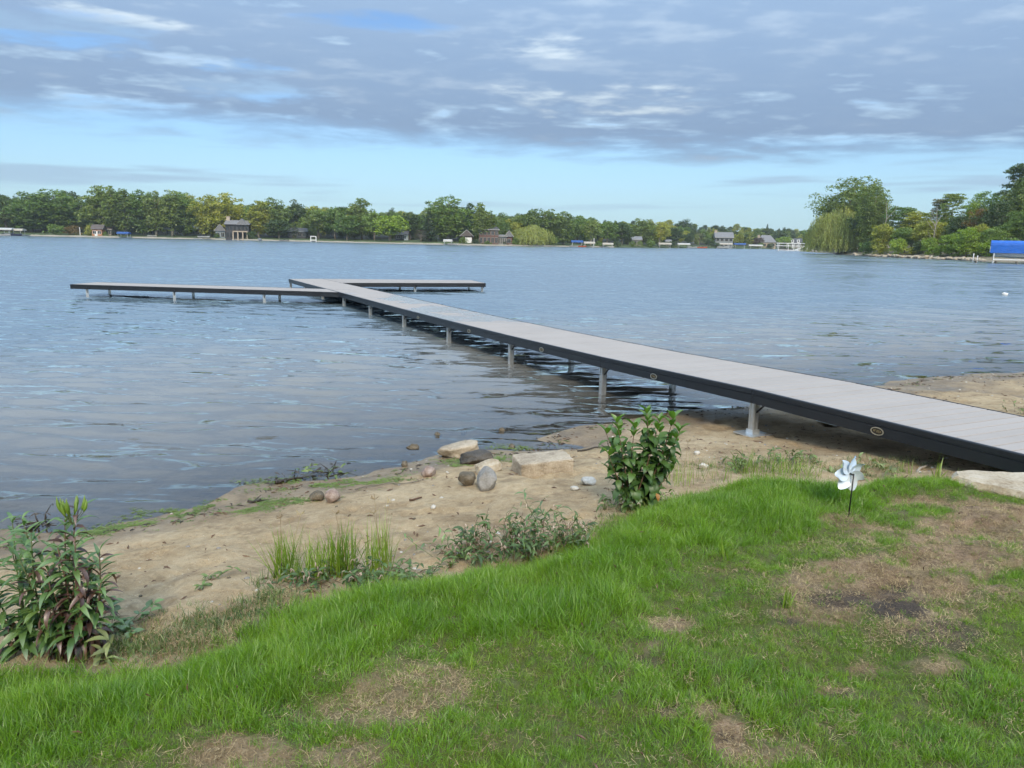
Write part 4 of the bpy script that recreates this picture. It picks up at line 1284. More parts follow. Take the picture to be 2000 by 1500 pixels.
def twig(px_pts, rad, label, mt='bark', seed=0, forks=3, name='driftwood', lift=.015, leaves=0):
    P = [Vector(hit(*p)) + Vector((0, 0, lift)) for p in px_pts]
    o = P[0].copy(); r = np.random.default_rng(seed)
    P = [p - o for p in P]
    Q = []
    for a, b in zip(P[:-1], P[1:]):
        for t in (0, .33, .66): Q.append(a.lerp(b, t) + Vector(r.normal(0, .007, 3)))
    Q.append(P[-1])
    m = MB(); m.tube(Q, [rad * (1 - .6 * i / len(Q)) for i in range(len(Q))], 6)
    for k in range(forks):
        b = Q[r.integers(1, len(Q) - 1)]; d = Vector(r.normal(0, 1, 3)); d.z = abs(d.z) * .35; d.normalize()
        L = r.uniform(.06, .18)
        m.tube([b, b + d * L * .5 + Vector(r.normal(0, .01, 3)), b + d * L], [rad * .5, rad * .4, rad * .15], 5)
    root = thing(name, label, 'driftwood', o, group='driftwood along the waterline')
    m.build('branch', M[mt], root, True)
    if leaves:
        mf = MB()
        for k in range(leaves):
            p = Q[r.integers(0, len(Q))]
            me = small_leaf[r.integers(0, 3)]
            mx = Matrix.Translation(p + Vector(r.normal(0, .05, 3)) * .9 + Vector((0, 0, .01))) @ Matrix.Rotation(r.uniform(0, 6.28), 4, 'Z') @ Matrix.Rotation(r.normal(0, .5), 4, 'X') @ Matrix.Scale(r.uniform(.7, 1.5), 4)
            mf.add([mx @ v.co for v in me.vertices], [tuple(q.vertices) for q in me.polygons])
        put(mf.build('washed_up_leaves', [M['st_dark'], M['weed']][leaves % 2], root), kind='stuff')


twig([(538, 947), (575, 938), (625, 930), (668, 925)], .014, 'dark wet branch with weed caught in it, at the waterline above the two round stones', 'wetwood', 1, 6, leaves=60)
twig([(575, 930), (610, 922), (640, 934), (678, 928)], .010, 'thin dark branch lying across the weed at the waterline', 'wetwood', 2, 5, leaves=51)
twig([(44, 1040), (70, 1030), (98, 1022)], .016, 'dark driftwood heap at the waterline behind the milkweed', 'wetwood', 3, 8, leaves=30)
twig([(485, 985), (510, 978)], .012, 'short dark stick on the duckweed at the waterline', 'wetwood', 4, 2)
twig([(695, 958), (740, 948), (800, 945), (828, 938)], .006, 'long thin stick lying on the sand left of the pink stone', 'bark', 5, 2)
twig([(1790, 924), (1812, 912)], .013, 'short thick grey stick in the shade under the dock', 'bark_pale', 6, 0)
twig([(800, 980), (824, 975)], .010, 'curled reddish brown bark strip on the open sand', 'brownleaf', 7, 0, name='bark_strip')
twig([(1130, 882), (1180, 876), (1210, 884)], .010, 'mud-coloured stick at the edge of the small pool', 'wetwood', 8, 2)

# ------------------------------------------------------------------ pinwheel
def pinwheel():
    g = hit(1657, 1010); D = math.hypot(g[0], g[1]) * 1.06; s = D / F
    root = thing('pinwheel', 'silver flower-shaped garden pinwheel on a thin black stake in the lawn', 'pinwheel', (g[0], g[1], g[2] - .02))
    top = 76 * s
    m = MB(); m.tube([(0, 0, -.05), (0.002, 0, top * .5), (.004, 0, top + .03)], .0044, 8)
    m.build('stake', M['black'], root, True)
    mt, T = mat('pinwheel_foil')
    oi = T.n('ShaderNodeObjectInfo').outputs['Random']
    c = T.ramp(oi, [(0, (.80, .85, .90)), (.5, (.62, .74, .85)), (1, (.86, .84, .82))])
    finish(T, T.n('ShaderNodeBsdfPrincipled', {'Base Color': c, 'Metallic': .25, 'Roughness': .28}).outputs[0])
    hub = Vector((.004, .024, top + .022))
    R = 31 * s
    for k in range(7):
        V = []; Fc = []; a0 = 2 * math.pi * k / 7 + .22
        nu, nv = 7, 5
        for i in range(nu):
            t = i / (nu - 1)
            w = R * .36 * math.sin(math.pi * min(.98, .10 + .86 * t)) ** .7
            for j in range(nv):
                q = j / (nv - 1) * 2 - 1
                V.append((q * w, .030 * q * (t ** .6) * .55 + .014 * (1 - q * q) * math.sin(math.pi * t) + .004, .008 + R * .99 * t - .010 * q * q * t))
        for i in range(nu - 1):
            for j in range(nv - 1):
                b = i * nv + j; Fc.append((b, b + 1, b + nv + 1, b + nv))
        # give the foil a thickness
        n0 = len(V); V += [(x, y + .0012, z) for x, y, z in V]; Fc += [tuple(n0 + i for i in f[::-1]) for f in Fc]
        p = obj('petal', raw('petal', V, Fc, mt, True), root, hub, (0, a0, 0))
    m = MB(); m.tube([(0, -.022, 0), (0, .012, 0)], .006, 8); m.build('hub', M['black'], root, loc=hub)
    root.rotation_euler = (.02, -.01, .35)


pinwheel()

# ------------------------------------------------------------------ far shore: land
HZ = lambda px: 468.5 + (px - 1000) * 0.0204
FD = [(-400, 300), (0, 300), (400, 312), (700, 292), (900, 283), (1050, 294), (1200, 325), (1350, 385), (1500, 470), (1620, 520), (1900, 600), (2400, 700)]


def fdist(px):
    return float(np.interp(px, [a for a, _ in FD], [b for _, b in FD]))


def fpos(px, D, z=0.0):
    """a point at depth D (metres along the view axis) in the direction of photo column px at the horizon"""
    d = ray(px, HZ(px)); t = D / d[1]
    return Vector((d[0] * t, D, z))


def fh(px, py, D):
    """height of photo pixel (px, py) at depth D"""
    d = ray(px, py); return H + d[2] * D / d[1]


M['far_grass'] = m_plain('far_lawn', (0.065, 0.095, 0.030), 0.95, var=.4, scale=.15)
M['seawall'] = m_plain('seawall_concrete', (0.42, 0.40, 0.34), 0.9, var=.35, scale=.25)
M['wood_floor'] = m_plain('woodland_floor', (0.035, 0.035, 0.02), 0.95, var=.4, scale=.2)


def far_land():
    xs = np.linspace(-400, 2400, 141)
    rows = [(0, -.6), (0.02, .30), (3, .42), (14, .75), (30, 1.4), (80, 5.0), (200, 11.0), (420, 16.0)]
    X = []; Y = []; Z = []
    for dd, z in rows:
        q = [fpos(p, fdist(p) + dd) for p in xs]
        X.append([v.x for v in q]); Y.append([v.y for v in q]); Z.append([z + (0 if dd < 3 else .5 * vnoise(v.x * .03, v.y * .03, 5)) for v in q])
    me = grid_mesh('far_shore', np.array(X), np.array(Y), np.array(Z, float), [M['far_grass'], M['wood_floor']])
    mi = np.zeros(len(me.polygons), dtype=np.int32); mi[140 * 4:] = 1
    me.polygons.foreach_set('material_index', mi)
    put(obj('far_shore', me), kind='structure')
    # seawall, a thing for every stretch
    r = np.random.default_rng(4)
    cuts = [-60, 150, 420, 690, 960, 1200]
    names = ['leftmost stretch of the pale seawall along the far shore', 'pale seawall stretch in front of the tall bare-trunked trees', 'pale seawall stretch between the dark house and the bright round tree',
             'pale seawall stretch in front of the bright green tree and brick house', 'pale seawall stretch in front of the broad willow on the far shore']
    for a, b, nm in zip(cuts[:-1], cuts[1:], names):
        m = MB(); n = 14
        P = [fpos(a + (b - a) * i / n, fdist(a + (b - a) * i / n) - .25) for i in range(n + 1)]
        for p, q in zip(P[:-1], P[1:]):
            h = .50 + r.uniform(-.1, .1)
            m.add([(p.x, p.y, -.4), (q.x, q.y, -.4), (q.x, q.y, h), (p.x, p.y, h), (p.x, p.y + .5, -.4), (q.x, q.y + .5, -.4), (q.x, q.y + .5, h), (p.x, p.y + .5, h)],
                  [(0, 1, 2, 3), (3, 2, 6, 7), (5, 4, 7, 6), (0, 3, 7, 4), (1, 5, 6, 2)])
        put(m.build('seawall', M['seawall']), nm, 'seawall', 'seawall stretches along the far shore')


far_land()

# wooded point on the right
PT_PX = [(1560, 490.5), (1600, 494), (1640, 497), (1700, 501), (1760, 503.5), (1850, 507.5), (1930, 511), (2000, 515), (2120, 522), (2300, 536)]
PT = [at(x, y, 0) for x, y in PT_PX]


def point_land():
    rows = [(-.3, -.5), (.2, .15), (1.6, .5), (5, .9), (14, 2.2), (40, 6), (120, 9)]
    nrm = Vector((.93, .36, 0))
    X = []; Y = []; Z = []
    P = []
    for a, b in zip(PT[:-1], PT[1:]):
        for t in np.linspace(0, 1, 8)[:-1]: P.append(a + (b - a) * t)
    P.append(PT[-1]); P = np.array(P)
    r = np.random.default_rng(6)
    jit = np.cumsum(r.normal(0, .12, len(P))); jit -= np.linspace(jit[0], jit[-1], len(P))
    for dd, z in rows:
        X.append(P[:, 0] + nrm.x * (dd + jit * (dd < 3))); Y.append(P[:, 1] + nrm.y * (dd + jit * (dd < 3))); Z.append(z + r.normal(0, .08, len(P)) * (dd > 0))
    me = grid_mesh('wooded_point_ground', np.array(X), np.array(Y), np.array(Z, float), m_stone('point_bank', (.12, .10, .06), (.22, .18, .11), (.36, .30, .20), scale=.8))
    put(obj('wooded_point_ground', me), kind='structure')


point_land()


# ------------------------------------------------------------------ trees
def cards(C, Nrm, size, r, elong=1.5, jit=.8):
    """leaf-spray quads at points C facing roughly Nrm"""
    n = len(C)
    N = Nrm + r.normal(0, jit, (n, 3)); N /= np.linalg.norm(N, axis=1, keepdims=True) + 1e-9
    A = np.cross(N, r.normal(0, 1, (n, 3))); A /= np.linalg.norm(A, axis=1, keepdims=True) + 1e-9
    B = np.cross(N, A)
    s = (size * r.uniform(.6, 1.3, n))[:, None]
    V = np.stack([C + A * s * elong * .5, C + B * s * .36 + A * s * .08, C - A * s * elong * .5, C - B * s * .36 + A * s * .08], 1).reshape(-1, 3)
    return V, np.arange(4 * n).reshape(n, 4)


def clumps(cs, rs, per, size, r, squash=.8):
    C = []; N = []
    for c, q in zip(cs, rs):
        n = max(8, int(per * (q ** 2)))
        d = r.normal(0, 1, (n, 3)); d /= np.linalg.norm(d, axis=1, keepdims=True)
        d[:, 2] = np.where(d[:, 2] < -.35, -d[:, 2] * .6, d[:, 2])
        rad = q * r.uniform(.45, 1.08, n) ** .7
        C.append(np.array(c) + d * rad[:, None] * np.array([1, 1, squash])); N.append(d)
    return cards(np.concatenate(C), np.concatenate(N), size, r)


def crown_round(h, w, base, seed, n=70, size=.6, per=14, top=1.0):
    """clumps through an egg-shaped crown of height h-base, width w"""
    r = np.random.default_rng(seed); cs = []; rs = []
    ch = (h - base) / 2; cz = base + ch
    for k in range(n):
        d = r.normal(0, 1, 3); d /= np.linalg.norm(d)
        q = r.uniform(.35, .88)
        z = d[2] * q
        ww = w / 2 * (1 - .28 * max(0, z) * top)
        lump = 1 + .20 * math.sin(3 * math.atan2(d[1], d[0]) + seed) * (1 - abs(d[2])) + r.normal(0, .06)
        cs.append((d[0] * q * ww * lump, d[1] * q * ww * lump, cz + z * ch * lump)); rs.append(r.uniform(.13, .21) * w * (1.05 - .3 * q))
    return clumps(cs, rs, per, size, r)


def crown_lobes(h, w, base, seed, lobes=6, size=.6, per=13, thin=1.0):
    """upright plumes, as in old cottonwoods"""
    r = np.random.default_rng(seed); cs = []; rs = []
    for k in range(lobes):
        a = 2 * math.pi * k / lobes + r.uniform(-.4, .4); off = w * .5 * (r.uniform(.35, .72) if k else .05)
        hh = h * (r.uniform(.70, .97) if k else 1.0); b0 = base * r.uniform(.65, 1.2)
        lw = w * r.uniform(.17, .25) * thin
        n = int((hh - b0) / (lw * .50)) + 1
        for j in range(n):
            t = j / max(1, n - 1)
            q = lw * (.55 + .6 * math.sin(math.pi * (.12 + .80 * t)) ** .8)
            x, y = off * math.cos(a) * (.55 + .5 * t), off * math.sin(a) * (.55 + .5 * t)
            for s in range(2):
                cs.append((x + r.normal(0, lw * .45), y + r.normal(0, lw * .45), b0 + (hh - b0 - q * .6) * t + r.normal(0, .4))); rs.append(q * r.uniform(.6, .95))
    return clumps(cs, rs, per, size, r, .95)


def crown_willow(h, w, base, seed, n=420, size=.55):
    """domes with curtains hanging nearly to the ground"""
    r = np.random.default_rng(seed); C = []; N = []
    for k in range(n):
        lobe = r.integers(0, 7); la_ = lobe * .9 + seed; lx, ly = w * .26 * math.cos(la_) * (lobe > 0), w * .26 * math.sin(la_) * (lobe > 0)
        lz = h * (1.0 if lobe == 0 else r.choice([.72, .80, .88]))
        a = r.uniform(0, 6.28); q = math.sqrt(r.uniform()) * w * .27
        x, y = lx + q * math.cos(a), ly + q * math.sin(a)
        z = lz - (q / (w * .27)) ** 2.2 * h * .18 - r.uniform(0, .08) * h
        ln_ = r.uniform(.45, 1.0) * z
        m = int(ln_ / (size * .55)) + 2
        zz = z - np.arange(m) * size * .55
        k2 = zz > base * r.uniform(.1, 1.2)
        zz = zz[k2]; m = len(zz)
        o = np.arange(m) / 12.0
        C.append(np.stack([x + o * math.cos(a) * .9 + r.normal(0, .12, m), y + o * math.sin(a) * .9 + r.normal(0, .12, m), zz], -1))
        N.append(np.tile([math.cos(a), math.sin(a), .25], (m, 1)))
    C = np.concatenate(C); N = np.concatenate(N)
    n = len(C)
    N = N + r.normal(0, .45, (n, 3)); N /= np.linalg.norm(N, axis=1, keepdims=True)
    up = np.tile([0, 0, 1.0], (n, 1)) + r.normal(0, .18, (n, 3))
    S = np.cross(up, N); S /= np.linalg.norm(S, axis=1, keepdims=True)
    s = (size * r.uniform(.7, 1.2, n))[:, None]
    V = np.stack([C + up * s * .65, C + S * s * .26, C - up * s * .65, C - S * s * .26], 1).reshape(-1, 3)
    return V, np.arange(4 * n).reshape(n, 4)


def crown_spruce(h, w, base, seed, size=.5):
    r = np.random.default_rng(seed); C = []; N = []
    nl = int(h / .55)
    for k in range(nl):
        z = base + (h - base) * k / nl; q = w / 2 * (1 - k / nl) ** .85 * r.uniform(.8, 1.1) + .15
        nb_ = int(5 + 9 * (1 - k / nl))
        for j in range(nb_):
            a = r.uniform(0, 6.28); m = int(q / (size * .35)) + 2; t = np.linspace(.12, 1, m)
            C.append(np.stack([q * t * math.cos(a), q * t * math.sin(a), z - q * t * .28 + .12 * np.sin(t * 3)], -1) + r.normal(0, .07, (m, 3))); N.append(np.tile([math.cos(a) * .5, math.sin(a) * .5, .9], (m, 1)))
    return cards(np.concatenate(C), np.concatenate(N), size, r, 1.4, .55)


def crown_airy(h, w, base, seed, n=46, size=.42, per=9):
    """flat open sprays with sky between"""
    r = np.random.default_rng(seed); cs = []; rs = []
    for k in range(n):
        t = r.uniform(0, 1) ** .8; a = r.uniform(0, 6.28); q = w / 2 * math.sqrt(r.uniform(.05, 1)) * (1 - .55 * t)
        cs.append((q * math.cos(a), q * math.sin(a), base + (h - base) * (.12 + .86 * t))); rs.append(r.uniform(.09, .15) * w)
    return clumps(cs, rs, per, size, r, .42)


def trunk_mesh(h, rad, seed, limbs=5, spread=1.0, k=7, lean=0.0, base_fork=1):
    r = np.random.default_rng(seed); m = MB()
    for q in range(base_fork):
        dx = (q - (base_fork - 1) / 2) * .22 * h / max(1, base_fork) if base_fork > 1 else lean * h
        P = [Vector((dx * t ** 1.2 + r.normal(0, .012 * h) * (t > 0), r.normal(0, .012 * h) * (t > 0), h * t - (.5 if t == 0 else 0))) for t in (0, .15, .35, .6, .85)]
        m.tube(P, [rad * 1.25, rad, rad * .8, rad * .5, rad * .2], k)
        for j in range(limbs):
            t = r.uniform(.28, .75); b = along(P, t); a = r.uniform(0, 6.28); L = h * r.uniform(.16, .3) * spread
            d = Vector((math.cos(a), math.sin(a), r.uniform(.5, 1.2))).normalized()
            m.tube([b, b + d * L * .5 + Vector((0, 0, .03 * h)), b + d * L + Vector((0, 0, .08 * h))], [rad * .42, rad * .28, rad * .08], 5)
    return m


def leafmats():
    S = {'olive': ((.125, .185, .036), (.215, .275, .060)), 'green': ((.100, .175, .034), (.185, .270, .050)), 'dark': ((.046, .084, .025), (.096, .145, .040)),
         'bright': ((.170, .270, .024), (.280, .380, .042)), 'yellow': ((.235, .265, .034), (.370, .375, .056)), 'spruce': ((.036, .070, .036), (.072, .115, .052)),
         'willow': ((.235, .280, .066), (.370, .395, .105)), 'rust': ((.160, .110, .030), (.240, .165, .050)), 'grey': ((.155, .155, .080), (.235, .225, .120)), 'purple': ((.095, .070, .055), (.150, .112, .082))}
    return {k: m_leaf('foliage_' + k, a, b, .30, .35, .03, .35) for k, (a, b) in S.items()}


LM = leafmats()
# unit-free prototypes in metres
PR = {}
for i in range(4): PR['lobes%d' % i] = (20, 11, crown_lobes(20, 11, 3.2, 700 + i, lobes=7, per=15), (20, .42, 800 + i, 5))
for i in range(3): PR['tall%d' % i] = (22, 8.5, crown_lobes(22, 8.5, 5.2, 720 + i, lobes=5, per=16), (22, .36, 820 + i, 4))
for i in range(4): PR['round%d' % i] = (14, 12, crown_round(14, 12, 2.0, 740 + i), (13, .36, 840 + i, 5))
for i in range(2): PR['oval%d' % i] = (18, 11, crown_round(18, 11, 2.5, 760 + i, n=85), (17, .40, 860 + i, 5))
for i in range(2): PR['willow%d' % i] = (14, 14, crown_willow(14, 14, .4, 770 + i, n=700), (12, .55, 870 + i, 5))
for i in range(2): PR['spruce%d' % i] = (17, 7.5, crown_spruce(17, 7.5, 1.0, 780 + i), (17, .26, 880 + i, 0))
for i in range(3): PR['airy%d' % i] = (15, 10, crown_airy(15, 10, 3.5, 790 + i), (14.5, .24, 890 + i, 7))
for i in range(3): PR['bush%d' % i] = (4.5, 6.5, crown_round(4.5, 6.5, -.3, 795 + i, n=40, size=.38, per=26), (3.0, .10, 895 + i, 3))
PR['cypress0'] = (11, 3.0, crown_round(11, 3.0, .2, 799, n=60, size=.42, per=22, top=3.2), (10, .16, 899, 0))
PM = {}
for k, (h, w, (V, Fc), tr) in PR.items():
    cm = raw('crown', V, Fc, LM['green'])
    tm = trunk_mesh(*tr, base_fork=(2 if k in ('lobes1', 'round2', 'airy1') else 1)).mesh('trunk', M['bark'], True)
    PM[k] = (h, w, cm, tm)


def tree(kind, x, y, z, h, w, tint, label, name='tree', rz=None, group=None, pale=False):
    ph, pw, cm, tm = PM[kind]
    root = thing(name, label, 'tree' if 'bush' not in name and 'shrub' not in name else 'shrub', (x, y, z), random.uniform(0, 6.28) if rz is None else rz, group)
    root.scale = (w / pw, w / pw, h / ph)
    c = obj('crown', cm, root); c.material_slots[0].link = 'OBJECT'; c.material_slots[0].material = LM[tint]
    t = obj('trunk', tm, root)
    if pale: t.material_slots[0].link = 'OBJECT'; t.material_slots[0].material = M['bark_pale']
    return root


def ftree(kind, px, top, wpx, tint, label, back=12, name='tree', pale=False, group='trees along the far shore'):
    D = fdist(px) + back
    g = float(np.interp(back, [0, 3, 14, 30, 80], [.3, .4, .75, 1.4, 5])) - .1
    p = fpos(px, D); h = fh(px, top, D) - g
    return tree(kind, p.x, p.y, g, h, wpx / F * D * 1.25, tint, label, name, pale=pale, group=group)


for a in [
    ('round0', 12, 378, 60, 'dark', 'dark rounded tree at the left edge of the far shore', 26),
    ('lobes0', 62, 374, 74, 'green', 'broad dark green tree behind the leftmost boats', 20),
    ('lobes1', 106, 369, 76, 'green', 'tall green tree, second broad crown from the left edge', 22),
    ('lobes2', 142, 372, 46, 'dark', 'dark narrow tree beside the gap in the far left trees', 30),
    ('bush0', 108, 438, 40, 'green', 'dense green shrub under the far left trees', 6, 'shrub'),
    ('bush1', 140, 438, 30, 'rust', 'rust-tinged rounded shrub left of the yellow-green shrub', 5, 'shrub'),
    ('bush2', 176, 440, 24, 'yellow', 'yellow-green rounded shrub left of the orange cottage', 5, 'shrub'),
    ('lobes3', 200, 362, 60, 'olive', 'tall tree above the orange cottage, its top the highest on the left', 18),
    ('tall0', 222, 364, 44, 'olive', 'tall slim tree just right of the orange cottage', 10, 'tree', True),
    ('tall1', 246, 368, 42, 'olive', 'tall pale-trunked tree by the blue covered boat', 9, 'tree', True),
    ('lobes0', 282, 371, 54, 'green', 'tall tree with pale trunk right of the blue covered boat', 12, 'tree', True),
    ('tall2', 305, 372, 40, 'olive', 'slim pale-trunked tree in the middle of the bare-trunked row', 9, 'tree', True),
    ('tall0', 336, 371, 44, 'olive', 'slim pale-trunked tree, second from the right end of the bare-trunked row', 8, 'tree', True),
    ('lobes2', 360, 374, 46, 'green', 'broad tree closing the right end of the bare-trunked row', 14, 'tree', True),
    ('lobes1', 412, 380, 52, 'yellow', 'yellow-green tree left of the dark two-storey house', 10, 'tree', True),
    ('lobes3', 444, 376, 54, 'yellow', 'tall yellow-green tree in front of the dark two-storey house', 10, 'tree', True),
    ('oval0', 470, 394, 40, 'green', 'green tree rising behind the dark two-storey house', 34),
    ('tall1', 507, 392, 44, 'yellow', 'yellow-green tree just right of the dark two-storey house', 9, 'tree', True),
    ('lobes0', 538, 386, 50, 'olive', 'olive tree, second to the right of the dark two-storey house', 16),
    ('round1', 545, 424, 46, 'dark', 'dark low round tree in front of the olive tree', 8),
    ('oval1', 580, 391, 44, 'dark', 'dark broad tree behind the small cone-shaped evergreen', 30),
    ('cypress0', 576, 432, 13, 'spruce', 'small dark cone-shaped evergreen on the far lawn', 10),
    ('round2', 622, 404, 56, 'olive', 'olive round tree above the white boat hoist', 18),
    ('round3', 655, 402, 52, 'green', 'green round tree right of the white boat hoist', 16),
    ('round0', 678, 416, 44, 'green', 'deep green round tree left of the tall pale cottonwood', 9),
    ('lobes2', 706, 386, 46, 'olive', 'tall pale cottonwood standing above its neighbours left of the bright tree', 22),
    ('round1', 731, 408, 40, 'green', 'green tree directly left of the bright yellow-green tree', 14),
    ('round2', 762, 416, 58, 'bright', 'bright yellow-green round tree on the far lawn', 6),
    ('oval0', 800, 410, 44, 'dark', 'dark tree behind and right of the bright yellow-green tree', 24),
    ('airy1', 822, 449, 28, 'purple', 'thin bare-looking purplish tree right of the bright tree', 4),
    ('spruce0', 838, 406, 32, 'spruce', 'tall blue-green spruce right of the bright tree', 8),
    ('lobes3', 876, 382, 66, 'green', 'tallest cottonwood in the middle of the far shore', 14, 'tree', True),
    ('tall2', 918, 396, 34, 'dark', 'dark slim tree right of the tallest cottonwood', 24),
    ('tall1', 936, 395, 34, 'olive', 'slim pale-trunked tree at the left end of the brick house', 5, 'tree', True),
    ('tall0', 958, 412, 26, 'olive', 'slender tree overlapping the brick house front', 5, 'tree', True),
    ('oval1', 986, 416, 44, 'green', 'green tree behind the brick house', 40),
    ('oval0', 1022, 414, 50, 'olive', 'olive tree behind the right end of the brick house', 30),
    ('willow0', 1040, 438, 60, 'willow', 'broad pale willow on the far shore right of the brick house', 5),
    ('lobes1', 1060, 407, 58, 'olive', 'broad olive tree rising behind the far willow', 20),
    ('lobes2', 1100, 412, 44, 'olive', 'tree right of the far willow with pale trunks', 9, 'tree', True),
    ('bush0', 1078, 460, 26, 'green', 'green shrub at the right foot of the far willow', 4, 'shrub'),
    ('round1', 1128, 424, 34, 'green', 'green tree behind the blue boat canopy', 22),
    ('round2', 1154, 427, 36, 'olive', 'fan-shaped tree with forked pale trunk right of the blue boat canopy', 7, 'tree', True),
    ('round3', 1186, 430, 38, 'green', 'green round tree, second to the right of the blue boat canopy', 12),
    ('round0', 1214, 430, 40, 'dark', 'dark round tree above the small white cottage', 16),
    ('lobes0', 1254, 426, 46, 'olive', 'tall olive tree right of the small white cottage', 18),
    ('round2', 1288, 429, 34, 'yellow', 'yellow-green tree with forked pale trunk left of the grey house', 7, 'tree', True),
    ('round1', 1318, 440, 34, 'dark', 'dark tree left of the bare greyish tree', 10),
    ('oval1', 1334, 428, 40, 'dark', 'dark domed tree poking above the wood left of the grey house', 130),
    ('airy0', 1366, 455, 28, 'grey', 'bare greyish tree left of the big grey house', 8),
    ('round3', 1384, 464, 20, 'dark', 'dark low evergreen left of the big grey house', 6),
    ('cypress0', 1435, 455, 14, 'yellow', 'narrow yellow tree at the right end of the big grey house', 6),
    ('cypress0', 1464, 451, 16, 'yellow', 'narrow yellow tree between the two grey houses', 6),
    ('round0', 1480, 462, 20, 'purple', 'purple-grey small tree left of the second grey house', 10),
    ('round2', 1524, 446, 30, 'dark', 'dark round tree right of the second grey house', 22),
    ('round1', 1530, 460, 26, 'bright', 'light green round tree left of the white dormer cottage', 10),
    ('spruce1', 1496, 437, 12, 'spruce', 'small spruce top poking above the wood behind the second grey house', 90),
    ('round3', 1582, 446, 40, 'green', 'green tree with pale trunk right of the white dormer cottage', 8, 'tree', True),
]:
    kind, px, top, w, tint, label, back = a[:7]
    ftree(kind, px, top, w, tint, label, back, a[7] if len(a) > 7 else 'tree', a[8] if len(a) > 8 else False)


def far_wood():
    """the wood behind the shore, rows of crowns nobody could count"""
    r = np.random.default_rng(9); protos = []; keys = ['lobes0', 'lobes2', 'round0', 'round1', 'round3', 'oval0', 'oval1']
    hs = []
    for tint in ('green', 'olive', 'dark', 'yellow'):
        for k in keys[:5] if tint != 'dark' else keys:
            h, w, (V, Fc), tr = PR[k]
            protos.append(raw('wood_tree', V, Fc, LM[tint])); hs.append(h)
    # skyline of the wood in the photo
    sk = [(-300, 385), (0, 380), (60, 385), (160, 392), (200, 380), (370, 384), (400, 395), (480, 400), (600, 402), (700, 408), (800, 410), (850, 410), (960, 418), (1050, 418), (1120, 426), (1200, 432), (1300, 434), (1350, 439), (1420, 441), (1500, 446), (1560, 450), (1640, 452), (1750, 456), (2000, 470), (2300, 478)]
    P = []; S = []; I = []
    for row, (back, dens) in enumerate(((38, 15), (62, 13), (95, 12), (140, 14), (210, 16))):
        px = -300.0
        while px < 2250:
            D = fdist(px) + back + r.uniform(-10, 10)
            g = float(np.interp(back, [30, 80, 200, 420], [1.8, 5, 11, 16])) - .3
            top = float(np.interp(px, [a for a, _ in sk], [b for _, b in sk])) + r.normal(6, 5) - (3 if row > 2 else 0)
            h = max(6, fh(px, top, D) - g)
            i = r.choice(len(protos), p=None)
            p = fpos(px, D); P.append((p.x, p.y, g)); S.append(h / hs[i]); I.append(i)
            px += dens * 300 / D * r.uniform(.6, 1.4) * 2.0
    # undergrowth and low dark trees between the trunks
    for back in (24, 30, 36):
        px = -300.0
        while px < 1600:
            D = fdist(px) + back; p = fpos(px, D); i = r.integers(0, len(protos)); P.append((p.x, p.y, 1.2)); S.append(r.uniform(.32, .62) * 14 / hs[i]); I.append(i); px += r.uniform(14, 34)
    n = len(P)
    scatter('far_wood', protos, P, np.stack([np.zeros(n), np.zeros(n), r.uniform(0, 6.28, n)], -1), S, I, label='deep green wood behind the trees of the far shore', cat='wood')


far_wood()

# ------------------------------------------------------------------ trees on the wooded point (nearer, finer leaves)
FN = {'cottonwood': (22, 14, crown_lobes(22, 14, 3, 901, lobes=11, size=.38, per=24, thin=.72), trunk_mesh(22, .45, 902, 8)),
      'cottonwood_b': (20, 11, crown_lobes(20, 11, 2.5, 903, lobes=7, size=.38, per=26), trunk_mesh(20, .38, 904, 8)),
      'willow': (14, 15, crown_willow(14, 15, .3, 905, n=1500, size=.38), trunk_mesh(11, .6, 906, 6)),
      'airy': (15, 11, crown_airy(15, 11, 2.5, 907, n=150, size=.32, per=30), trunk_mesh(14.5, .22, 908, 9)),
      'airy_b': (17, 10, crown_airy(17, 10, 3, 909, n=140, size=.34, per=30), trunk_mesh(16.5, .26, 910, 9)),
      'round': (11, 10, crown_round(11, 10, 1, 911, n=110, size=.33, per=34), trunk_mesh(10, .25, 912, 6)),
      'round_b': (13, 11, crown_round(13, 11, 1.5, 913, n=120, size=.34, per=32), trunk_mesh(12, .28, 914, 6)),
      'bush': (3.5, 5.5, crown_round(3.5, 5.5, -.3, 915, n=60, size=.22, per=75), trunk_mesh(2.4, .07, 916, 4)),
      'bush_b': (4.0, 5.0, crown_round(4.0, 5.0, -.3, 917, n=60, size=.24, per=70), trunk_mesh(2.8, .08, 918, 4))}
for k, (h, w, (V, Fc), tm) in FN.items():
    PM['f_' + k] = (h, w, raw('crown', V, Fc, LM['green']), tm.mesh('trunk', M['bark'], True))


def shore_y(px):
    return float(np.interp(px, [a for a, _ in PT_PX], [b for _, b in PT_PX]))


def pdist(px):
    return float(at(px, shore_y(px), 0)[1])


def ptree(kind, px, base, top, wpx, tint, label, name='tree', pale=False):
    """on the point: foot at photo (px, base) on low ground, so its depth follows from base"""
    back = max(1.0, (shore_y(px) - base) * 3.2 + 1.5)
    D = pdist(px) + back; p = fpos(px, D)
    g = float(np.interp(back, [0, 3, 8, 20, 60], [.3, .6, 1.0, 2.4, 5]))
    h = fh(px, top, D) - g
    return tree('f_' + kind, p[0], p[1], g - .2, h + .2, wpx / F * D * 1.1, tint, label, name, pale=pale, group='trees and shrubs on the wooded point')


